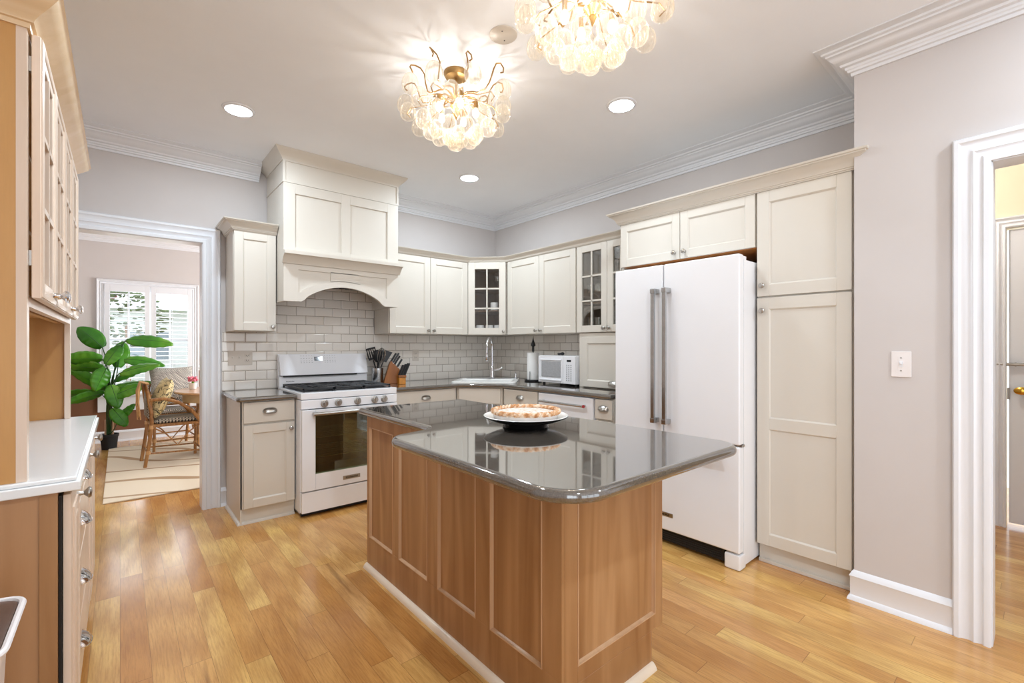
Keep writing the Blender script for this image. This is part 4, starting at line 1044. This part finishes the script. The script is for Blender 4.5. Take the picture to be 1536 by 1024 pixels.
tag(MB().lathe([(.0001, 0), (.028, 0), (.006, .006), (.005, .05), (.03, .07), (.036, .12), (.034, .12), (.028, .072), (.0001, .058)], n=24).build('glass_goblet', 'glassware'), 'clear goblet on the top shelf of the corner cabinet', 'glass', loc=cc(.30, .10, 1.873))
def glasses(z, row):
    for i in range(6):
        for j in range(2):
            y = 2.60 - i * .088; x_ = 3.13 + j * .10
            yield i, j, (x_, y, z)
g0 = tag(MB().lathe([(.0001, 0), (.028, 0), (.036, .11), (.034, .11), (.027, .008), (.0001, .008)], n=20).build('tumbler', 'glassware'), 'x', 'glass', 'tumblers')
g1 = tag(MB().lathe([(.0001, 0), (.030, 0), (.005, .006), (.005, .065), (.033, .09), (.035, .13), (.031, .165), (.029, .165), (.033, .13), (.030, .092), (.0001, .072)], n=20).build('wine_glass', 'glassware'), 'x', 'glass', 'wine glasses')
rows = (('on the bottom shelf', 1.397, g0, 'tumbler'), ('on the middle shelf', 1.6325, g1, 'wine glass'))
for txt, z, g, kd in rows:
    first = True
    for i, j, loc in glasses(z, 0):
        o = g if first else g.copy()
        if not first: C.objects.link(o)
        first = False; o.location = loc
        o['label'] = 'clear %s in the %s row %s of the double glass-door cabinet' % (kd, 'front' if j == 0 else 'back', txt)
        o['group'] = '%ss in the %s row %s' % (kd, 'front' if j == 0 else 'back', txt)

# ================================================================== WALL PLATES, CEILING
def outlet(m_parent, cx, cz=0):
    for dz in (-.020, .020): MB().box(cx - .016, cx + .016, -.008, -.005, dz - .013, dz + .013, .003).build('receptacle', 'tan_plate', m_parent); MB().box(cx - .008, cx - .005, -.0085, -.0075, dz - .004, dz + .005).box(cx + .005, cx + .008, -.0085, -.0075, dz - .004, dz + .005).cyl(.0025, -.0085, -.0075, (cx, 0, dz - .008), 'Y', 8).build('slots', 'slot', m_parent)
c = thing('switch_plate', 'beige plate with two switches and an outlet, on the tile left of the range', 'wall plate', (.737, YB - .0085, 1.165))
MB().box(-.086, .086, -.005, 0, -.058, .058, .002).build('plate', 'tan_plate', c)
for x in (-.055, -.006): MB().box(x - .005, x + .005, -.014, -.004, -.002, .012, .002).box(x - .009, x + .009, -.0065, -.0045, -.013, .013).build('toggle', 'tan_plate', c)
outlet(c, .048)
c = thing('outlet_plate', 'beige outlet plate on the tile to the right of the knife block', 'wall plate', (2.312, YB - .0085, 1.165))
MB().box(-.036, .036, -.005, 0, -.058, .058, .002).build('plate', 'tan_plate', c); outlet(c, 0)
c = thing('light_switch', 'white single light switch on the plain wall right of the pantry', 'light switch', (XN - .0005, .448, 1.177), R90)
MB().box(-.037, .037, -.006, 0, -.060, .060, .003).build('plate', 'plate_plastic', c); MB().box(-.006, .006, -.007, -.004, -.013, .013).box(-.0045, .0045, -.018, -.005, .0, .012, .002).build('toggle', 'trim', c)
MB().cyl(.003, -.007, -.005, (0, 0, .030), 'Y', 8).cyl(.003, -.007, -.005, (0, 0, -.030), 'Y', 8).build('screws', 'nickel', c)
c = thing('outlet_plate', 'white outlet plate low on the brown dining room wall', 'wall plate', (.33, YD - .0005, .32))
MB().box(-.036, .036, -.005, 0, -.058, .058, .002).build('plate', 'plate_plastic', c)
c = thing('ceiling_cover_plate', 'round beige blank cover plate with two screws on the ceiling', 'cover plate', (1.383, 1.681, CZ))
MB().lathe([(.0001, -.006), (.062, -.006), (.066, -.003), (.066, -.0003)], n=40).build('disc', 'tan_plate', c); MB().cyl(.003, -.0075, -.0055, (.025, .022, 0), n=8).cyl(.003, -.0075, -.0055, (-.025, -.022, 0), n=8).build('screws', 'slot', c)
DOWN_W = 15.5
for i, (x, y, lb) in enumerate(((.564, 3.288, 'recessed ceiling light left of the range hood'), (2.331, 3.302, 'recessed ceiling light nearest the back corner, right of the hood'), (2.335, 1.700, 'recessed ceiling light in front of the refrigerator'), (.564, 1.70, 'added ceiling light out of view near the maple hutch'), (.564, -.6, 'added ceiling light behind the camera, beside the long wall'), (2.33, -.6, 'added ceiling light behind the camera, by the hall opening'))):  # last three lamps are added out of view to lift the general light
    c = thing('recessed_light', lb, 'ceiling light', (x, y, CZ), 0, 'recessed ceiling lights')
    MB().lathe([(.068, -.0005), (.092, -.0005), (.090, -.006), (.074, -.010), (.068, -.004)], n=40).build('trim_ring', 'trim', c)
    MB().lathe([(.0001, -.004), (.068, -.004), (.068, -.0008), (.0001, -.0008)], n=32).build('lens', 'lamp', c)
    l = D.lights.new('downlight', 'AREA'); l.shape = 'DISK'; l.size = .13; l.energy = (12.5, 14.5, 7.0, 14, 16, 15)[i]; l.color = (.76, .89, 1)
    lo = D.objects.new('downlight', l); C.objects.link(lo); lo.parent = c; lo.location = (0, 0, -.006)

# ================================================================== CHANDELIERS
egg = [(max(1e-4, math.sin(PI * k / 12) ** .85 * (1 + .12 * -math.cos(PI * k / 12) * -1)), -math.cos(PI * k / 12)) for k in range(13)]
def drop_mesh(r, h):
    m = MB().lathe([(a * r, b * h) for a, b in egg], n=48, rib=.085, ribn=16)
    return m
BULB_W = 1.15
def chandelier(loc, label, phase):
    c = thing('chandelier', label, 'chandelier', loc, phase, 'bubble chandeliers')
    MB().lathe([(.0001, 0), (.066, 0), (.066, -.012), (.058, -.026), (.02, -.032), (.0001, -.032)], n=32).build('canopy', 'gold', c)
    MB().cyl(.008, -.22, -.03, n=12).lathe([(.008, -.12), (.022, -.13), (.012, -.145), (.030, -.17), (.034, -.185), (.022, -.20), (.014, -.215), (.020, -.225), (.008, -.245), (.0001, -.255)], n=20).build('stem', 'gold', c)
    N = 9
    for k in range(N):
        a = 2 * PI * k / N; ca, sa = math.cos(a), math.sin(a)
        R = .235 + .03 * (k % 2)
        pr = [(.02, -.13), (.06, -.112), (.10, -.122), (.14, -.145), (R - .075, -.140), (R - .058, -.105), (R - .050, -.070), (R - .032, -.040), (R - .008, -.026), (R + .016, -.032), (R + .026, -.052), (R + .020, -.068), (R + .010, -.074)]
        MB().tube([(r * ca + .012 * math.sin(j * 1.3) * -sa, r * sa + .012 * math.sin(j * 1.3) * ca, z) for j, (r, z) in enumerate(pr)], .0040, 8).build('arm', 'gold', c)
    for k in range(10):
        a = 2 * PI * (k + .5) / 10; ca, sa = math.cos(a), math.sin(a)
        R = .20 + .05 * (k % 2)
        pr = [(.02, -.15), (.06, -.135), (.11, -.145), (.16, -.17), (R, -.185), (R + .02, -.215), (R, -.235)]
        MB().tube([(r * ca, r * sa, z) for r, z in pr], .0030, 6).build('arm', 'gold', c)
    big = drop_mesh(.041, .052).build('glass_drop', 'crystal', c)
    def place(r, a, z, s=1, first=[True]):
        if first[0] and place.n == 0: o = big
        else: o = big.copy(); C.objects.link(o)
        place.n += 1
        o.location = (r * math.cos(a), r * math.sin(a), z); o.rotation_euler = (0, 0, a * 3); o.scale = (s, s, s)
    place.n = 0
    for k in range(9): place(.262 + .02 * (k % 2), 2 * PI * k / 9 + .05, -.140 - .015 * (k % 2))
    for k in range(9): place(.255, 2 * PI * (k + .5) / 9, -.235, .95)
    for k in range(8): place(.175, 2 * PI * (k + .2) / 8, -.270, 1.0)
    for k in range(7): place(.110, 2 * PI * k / 7, -.325, .92)
    for k in range(3): place(.040, 2 * PI * k / 3, -.345, .85)
    place(.0, 0, -.375, .9)
    for k in range(5):
        a = 2 * PI * (k + .3) / 5; r = .105
        sck = MB().at(r * math.cos(a), r * math.sin(a), -.19).cyl(.010, 0, .04, n=12).tube([(0, 0, .04), (-.5 * r * math.cos(a), -.5 * r * math.sin(a), .02), (-r * math.cos(a) * .9, -r * math.sin(a) * .9, .015)], .004, 6).build('socket', 'gold', c)
        MB().at(r * math.cos(a), r * math.sin(a), -.215).sphere((0, 0, 0), .017, .017, .026, 12, 8).build('bulb', 'bulb', c)
        l = D.lights.new('bulb_light', 'POINT'); l.energy = BULB_W; l.color = (1, .94, .87); l.shadow_soft_size = .008
        lo = D.objects.new('bulb_light', l); C.objects.link(lo); lo.parent = c; lo.location = (r * math.cos(a), r * math.sin(a), -.215)
chandelier((1.385, 2.085, CZ), 'gold and ribbed-glass bubble chandelier hanging farther away, toward the range', .2)
chandelier((1.375, 1.135, CZ), 'gold and ribbed-glass bubble chandelier nearest the camera, cut by the top edge', .75)

# ================================================================== DINING ROOM
# plantation shutters in the window: two panels
def shutter(x0, x1, label):
    c = thing('window_shutter', label, 'shutter', (x0, YD - .004, .64), 0, 'plantation shutters in the dining window')
    w_ = x1 - x0; h = 1.43; s = .055
    MB().box(0, s, -.028, 0, 0, h, .002, 1).box(w_ - s, w_, -.028, 0, 0, h, .002, 1).box(s, w_ - s, -.028, 0, 0, .10, .002, 1).box(s, w_ - s, -.028, 0, h - .09, h, .002, 1).build('frame', 'trim', c)
    n = 21
    lv = MB().prism([(-.030, -.004), (-.015, -.006), (.015, -.006), (.030, -.004), (.030, .0), (.015, .003), (-.015, .003), (-.030, .0)], s, w_ - s, 'YZ').build('louver', 'trim', c)
    for k in range(n):
        o = lv if k == 0 else lv.copy()
        if k: C.objects.link(o)
        o.location = (0, -.014, .10 + (k + .5) * (h - .19) / n); o.rotation_euler = (.10, 0, 0)
    MB().cyl(.004, .12, h - .11, (w_ / 2, -.048, 0), n=8).build('tilt_rod', 'trim', c)
shutter(-.155, .310, 'left white louvred shutter panel in the dining room window, behind the plant')
shutter(.322, .785, 'right white louvred shutter panel in the dining room window')

# rug, table, chairs
tag(MB().box(-.105, 2.5, 4.875, 7.43, .0008, .012, .004).build('area_rug', 'rug'), 'cream rug with thin tan curving lines on the dining room floor', 'rug')
c = thing('dining_table', 'round wooden pedestal dining table seen past the doorway', 'table', (1.10, 6.42, .0125))
MB().lathe([(.0001, .705), (.60, .705), (.635, .712), (.64, .722), (.635, .735), (.0001, .737)], n=64).build('tabletop', 'table', c)
MB().lathe([(.55, .615), (.56, .615), (.56, .705), (.55, .705), (.55, .615)], n=48).build('apron', 'table_pale', c)
MB().lathe([(.0001, .0), (.07, 0), (.08, .10), (.05, .16), (.06, .30), (.09, .42), (.06, .55), (.10, .62), (.10, .705), (.0001, .705)], n=24).build('pedestal', 'table', c)
for k in range(4):
    a = PI / 4 + k * PI / 2
    MB().tube([(.06 * math.cos(a), .06 * math.sin(a), .22), (.20 * math.cos(a), .20 * math.sin(a), .12), (.36 * math.cos(a), .36 * math.sin(a), .03)], .032, 10, r2=.024).build('foot', 'table', c)
c = thing('flower_pot', 'small white pot of pink flowers on the dining table', 'flowers', (.66, 6.62, .7505))
MB().lathe([(.0001, 0), (.035, 0), (.045, .07), (.040, .07), (.0001, .06)], n=18).build('pot', 'ceramic', c)
b = MB()
for k in range(26): a = k * 2.4; r = .045 * math.sqrt(k / 26); b.sphere((r * math.cos(a), r * math.sin(a), .115 + .02 * math.cos(k)), .014, n=8, m=5)
b.build('blossoms', 'pinkflower', c); MB().tube([(0, 0, .05), (0, 0, .11)], .012, 6).build('stem', 'leaf', c)

def rattan_chair(loc, rz, label, pattern='weave'):
    c = thing('rattan_armchair', label, 'chair', loc, rz, 'rattan armchairs at the round table')
    # local: seat opens toward +x, width along y
    W2, Dp, SH = .23, .46, .44
    for sy in (-1, 1):
        MB().tube([(.22, sy * .22, 0), (.225, sy * .215, .25), (.22, sy * .21, SH + .01)], .015, 10).build('leg', 'rattan', c)
        MB().tube([(-.27, sy * .19, 0), (-.235, sy * .20, .25), (-.215, sy * .205, SH), (-.23, sy * .215, .68)], .016, 10).build('leg', 'rattan', c)
        MB().tube([(.215, sy * .22, SH - .03), (.12, sy * .235, .56), (.0, sy * .25, .655), (-.12, sy * .25, .70), (-.23, sy * .225, .69)], .017, 10).build('armrest', 'rattan', c)
        MB().tube([(.215, sy * .218, .12), (-.245, sy * .198, .14)], .009, 8).tube([(.2, sy * .215, .40), (.10, sy * .213, .33), (.0, sy * .21, .20), (-.10, sy * .205, .33), (-.2, sy * .205, .40)], .007, 8).build('stretcher', 'rattan', c)
        b = MB()
        for (x, z) in ((.222, .13), (.222, .40), (-.245, .15), (-.222, .41), (-.23, .66)): b.cyl(.021, z - .018, z + .018, (x, sy * (.216 if x > 0 else .203), 0), n=12)
        b.build('cane_binding', 'rattan_light', c)
    MB().tube([(.222, -.215, .12), (.222, .215, .12)], .009, 8).tube([(-.245, -.2, .14), (-.245, .2, .14)], .009, 8).build('stretcher', 'rattan', c)
    MB().tube([(-.22, -.225, .55), (-.245, -.20, .74), (-.262, -.10, .84), (-.268, 0, .86), (-.262, .10, .84), (-.245, .20, .74), (-.22, .225, .55)], .017, 10).tube([(-.222, -.20, .50), (-.24, 0, .50), (-.222, .20, .50)], .012, 8).build('back_hoop', 'rattan', c)
    MB().at(-.236, 0, 0).prism([(-.185, .50), (.185, .50), (.185, .72), (.12, .81), (0, .84), (-.12, .81), (-.185, .72)], -.012, .004, 'YZ', .004).build('back_panel', pattern, c)
    MB().box(-.21, .22, -.205, .205, SH - .035, SH - .005, .012).tube([(-.21, -.205, SH - .02), (.22, -.215, SH - .02), (.22, .215, SH - .02), (-.21, .205, SH - .02)], .015, 8, closed=True).build('seat_frame', 'rattan', c)
    loft(MB(), [(rr(.195, .185, .04), 0), (rr(.215, .205, .06), .018), (rr(.215, .205, .06), .030), (rr(.195, .185, .05), .045)]).build('seat_pad', pattern, c).location = (.005, 0, SH - .004)
    return c
ch = rattan_chair((.455, 6.22, .0125), .05, 'rattan armchair in front of the table, holding a swirl-print cushion')
ch2 = rattan_chair((.50, 7.08, .0125), -PI / 2 + .1, 'rattan armchair with a chevron-patterned back by the shuttered window', 'zig')
def cushion(name, label, mat, s, th, loc, rot):
    m = MB()
    def f(sg):
        def g(u, v):
            x, y = (u - .5) * 2, (v - .5) * 2
            k = max(0.0, (1 - x * x) * (1 - y * y)) ** .38
            px = x * s * (1 - .07 * (1 - abs(y))) ; py = y * s * (1 - .07 * (1 - abs(x)))
            return (px, py, sg * (th * k + .0005))
        return g
    m.grid(f(1), 16, 16).grid(f(-1), 16, 16)
    bmesh.ops.remove_doubles(m.b, verts=m.b.verts, dist=.0012)
    o = m.build(name, mat); tag(o, label, 'cushion'); o.location = loc; o.rotation_euler = rot; return o
cushion('throw_pillow', 'cream and black swirl-print cushion leaning on the rattan chair back', 'leopard', .21, .075, (.335, 6.20, .712), (0, -1.22, .05))
cushion('throw_pillow', 'black and white chevron cushion on the rattan chair by the window', 'zig', .225, .06, (.50, 7.195, .775), (1.30, 0, .1))
c = thing('throw_blanket', 'tan fringed throw hanging over the back of the near rattan chair', 'blanket', (.20, 6.03, .55))
m = MB()
for k in range(14):
    y = (k - 6.5) * .011
    m.tube([(.02 + .004 * math.sin(k), y, .32), (-.045, y, .345), (-.062 + .01 * math.sin(k * 2), y * 1.15, .25), (-.066 + .01 * math.cos(k * 3), y * 1.2, .12), (-.052 + .012 * math.sin(k), y * .9, .0 - .02 * (k % 3))], .010, 6, r2=.006)
m.build('strands', 'rattan_light', c)

# potted plant
c = thing('potted_plant', 'tall leafy green bird-of-paradise plant in a small black pot by the window', 'plant', (-.10, 7.47, 0))
MB().lathe([(.0001, 0), (.072, 0), (.085, .15), (.092, .155), (.092, .185), (.082, .185), (.078, .16), (.0001, .155)], n=24).build('pot', 'soil', c)
def leaf(tip0, L, Wd, az, tilt, roll=0, curl=.25, stem=True):
    """blade starts at tip0 (in plant space), points along az/tilt"""
    n = MB()
    d = Vector((math.cos(az) * math.cos(tilt), math.sin(az) * math.cos(tilt), math.sin(tilt)))
    side = d.cross(Vector((.15, -1, .1))).normalized(); nrm = side.cross(d)
    side2 = side * math.cos(roll) + nrm * math.sin(roll); nrm2 = d.cross(side2)
    def fn(u, v):
        t = u; s_ = (v - .5) * 2
        wd = Wd * (math.sin(PI * min(1, t * .93 + .05)) ** .62) * (1 - .15 * t)
        p = Vector(tip0) + d * (L * t) - Vector((0, 0, 1)) * (curl * L * t * t * .5) + side2 * (wd * s_ * .5) - nrm2 * (abs(s_) ** 1.4 * Wd * -.12) + nrm2 * (.006 * math.sin(t * 34) * abs(s_))
        return p
    o = n.grid(fn, 18, 8).build('leaf', 'leaf', c); solidify(o, .0015)
    mid = [fn(k / 10, .5) for k in range(11)]
    MB().tube(mid, .0035, 6, r2=.001).build('midrib', 'leafrib', o)
    if stem:
        p0 = Vector((random.uniform(-.02, .02), random.uniform(-.02, .02), .16)); p3 = Vector(tip0); p2 = p3 - d * .10 - Vector((0, 0, .12))
        pts = []
        for k in range(11):
            t = k / 10; pts.append(p0 * (1 - t) ** 3 + Vector((p0.x, p0.y, p3.z * .6)) * 3 * t * (1 - t) ** 2 + p2 * 3 * t * t * (1 - t) + p3 * t ** 3)
        MB().tube(pts, .009, 8, r2=.005).build('stem', 'leafrib', c)
from math import radians as rd
# az: 0 = +x (right), -90 = toward the camera
LV = [((-.06, -.10, 1.24), .36, .23, 170, 52, .3), ((.16, -.14, 1.335), .46, .20, -8, 2, .5), ((-.03, -.16, 1.04), .32, .17, 15, 62, .5), ((.08, -.10, 1.0), .38, .20, 60, 74, .1),
      ((.12, -.06, 1.10), .42, .17, -5, -4, .5), ((.09, -.24, .93), .42, .17, -14, 22, .8), ((-.06, -.12, 1.10), .36, .20, 172, 6, .6), ((-.05, -.08, .98), .40, .19, 165, 12, .8),
      ((-.02, -.24, 1.0), .26, .20, 200, -66, .2), ((.02, -.26, .80), .26, .19, 320, -70, .1), ((.03, -.26, .66), .36, .18, -20, 30, .7), ((-.02, -.05, .72), .50, .17, 160, 40, .7),
      ((-.04, -.20, .70), .34, .15, 185, -10, .6), ((.03, -.24, .52), .24, .17, 330, -50, .2), ((.08, -.20, .36), .28, .11, -12, 56, .7), ((.04, -.02, .84), .42, .19, 10, 35, 1.0), ((-.02, .0, .84), .42, .18, 150, 50, .9), ((.05, -.1, .78), .38, .18, 5, 12, 1.0), ((-.06, .02, .66), .40, .16, 175, 10, .9)]
for t0, L, Wd, az, ti, ro in LV: leaf(t0, L, Wd, rd(az), rd(ti), ro)
MB().tube([(.03, -.02, .15), (.035, -.03, .40)], .014, 8, r2=.009).tube([(-.03, 0, .15), (-.035, 0, .36)], .014, 8, r2=.009).build('trunk', 'terra', c)

# ================================================================== OUTSIDE THE DINING WINDOW
M['lawn'] = plain('lawn', rgb(150, 158, 110), .95, var=.2, scale=2); M['siding'] = plain('white_siding', rgb(236, 238, 242), .7, var=.02)
M['yellow'] = plain('pale_yellow_siding', rgb(236, 218, 150), .7, var=.03); M['pane_blue'] = plain('house_window_glass', rgb(150, 165, 180), .2)
M['roof'] = plain('grey_roof', rgb(150, 150, 156), .9, var=.08); M['foliage'] = plain('shrub_green', rgb(92, 112, 62), .9, var=.4, scale=14); M['redfol'] = plain('red_maple_foliage', rgb(120, 44, 44), .9, var=.4, scale=14)
M['stonewall'] = plain('garden_wall_stone', rgb(190, 178, 160), .9, var=.15, scale=9)
struct('ground_outside', MB().box(-14, 16, YD + .3, 34, -.45, -.35), 'lawn')
c = thing('neighbour_house', 'white neighbouring house with grey roof and a yellow wing, seen through the shutters', 'house', (1.2, 22, -.36))
MB().box(-7, 4, 0, 5, 0, 3.0).build('wall', 'siding', c); MB().box(1.1, 5.5, -.6, 0, 3.2, 6).build('wing', 'yellow', c)
MB().prism([(-.6, 2.95), (5.6, 2.95), (2.5, 4.4)], -7.5, 4.6, 'YZ').build('roof', 'siding', c)
for x in (-4.5, -1.0, .9, 2.6):
    f = MB().box(x, x + 1.3, -.05, .05, 1.0, 2.2).build('window', 'trim', c); MB().box(x + .08, x + .60, -.06, -.04, 1.08, 2.12).box(x + .70, x + 1.22, -.06, -.04, 1.08, 2.12).build('pane', 'pane_blue', f)
m = MB()
for k in range(14): m.box(-7 + k * .9, -6.93 + k * .9, -2.4, -2.33, .0, 1.0)
m.box(-7, 5, -2.4, -2.33, .95, 1.05); m.build('railing', 'trim', c)
tag(MB().box(-6, 7, 14, 14.3, -.36, .25).build('garden_wall', 'stonewall'), 'low stone garden wall outside the dining window', 'wall')
def bush(name, label, loc, r, h, mat, trunk=0):
    c = thing(name, label, 'tree' if trunk else 'shrub', loc)
    rnd = random.Random(hash(label) % 1000 if False else len(label))
    m = MB()
    for k in range(220):
        a = rnd.uniform(0, 2 * PI); q = rnd.uniform(.2, 1) ** .5; zz = rnd.uniform(-1, 1)
        x, y, z = r * q * math.cos(a) * math.sqrt(1 - zz * zz), r * q * math.sin(a) * math.sqrt(1 - zz * zz), trunk + h / 2 + zz * h / 2
        s_ = r * rnd.uniform(.05, .11); m.at(x, y, z, rz=a, rx=zz).sphere((0, 0, 0), s_, s_ * .8, s_ * .35, 6, 4)
    m.build('foliage', mat, c)
    if trunk: MB().tube([(0, 0, 0), (.05, 0, trunk * .6), (0, .05, trunk + h * .4)], r * .06, 8, r2=r * .03).build('trunk', 'rattan', c)
bush('maple_tree', 'dark red maple tree outside the left shutter', (-.9, 15.5, -.36), 1.3, 1.6, 'redfol', 2.6)
bush('leafy_tree', 'green tree branch outside the left shutter', (.1, 13.2, -.36), .8, 1.2, 'foliage', 1.6)
bush('garden_shrub', 'low green shrub by the stone wall outside', (1.4, 12.8, -.36), .5, .7, 'foliage')
bush('garden_shrub', 'red-leaved shrub by the stone wall outside', (.5, 12.6, -.36), .35, .5, 'redfol')
# unseen lamp added to brighten the hall
c = thing('added_hall_light', 'added flush ceiling light in the unseen part of the hall, beyond the right-hand opening', 'ceiling light', (3.8, .6, CZ))
MB().lathe([(.10, -.0005), (.14, -.0005), (.135, -.03), (.10, -.03)], n=32).build('ring', 'trim', c)
MB().lathe([(.0001, -.045), (.07, -.038), (.10, -.022), (.10, -.001), (.0001, -.001)], n=32).build('shade', M_HALL, c)
l = D.lights.new('added_hall_lamp', 'POINT'); l.energy = 24; l.color = (1, .95, .87); l.shadow_soft_size = .09
lo = D.objects.new('added_hall_lamp', l); C.objects.link(lo); lo.parent = c; lo.location = (0, 0, -.16)
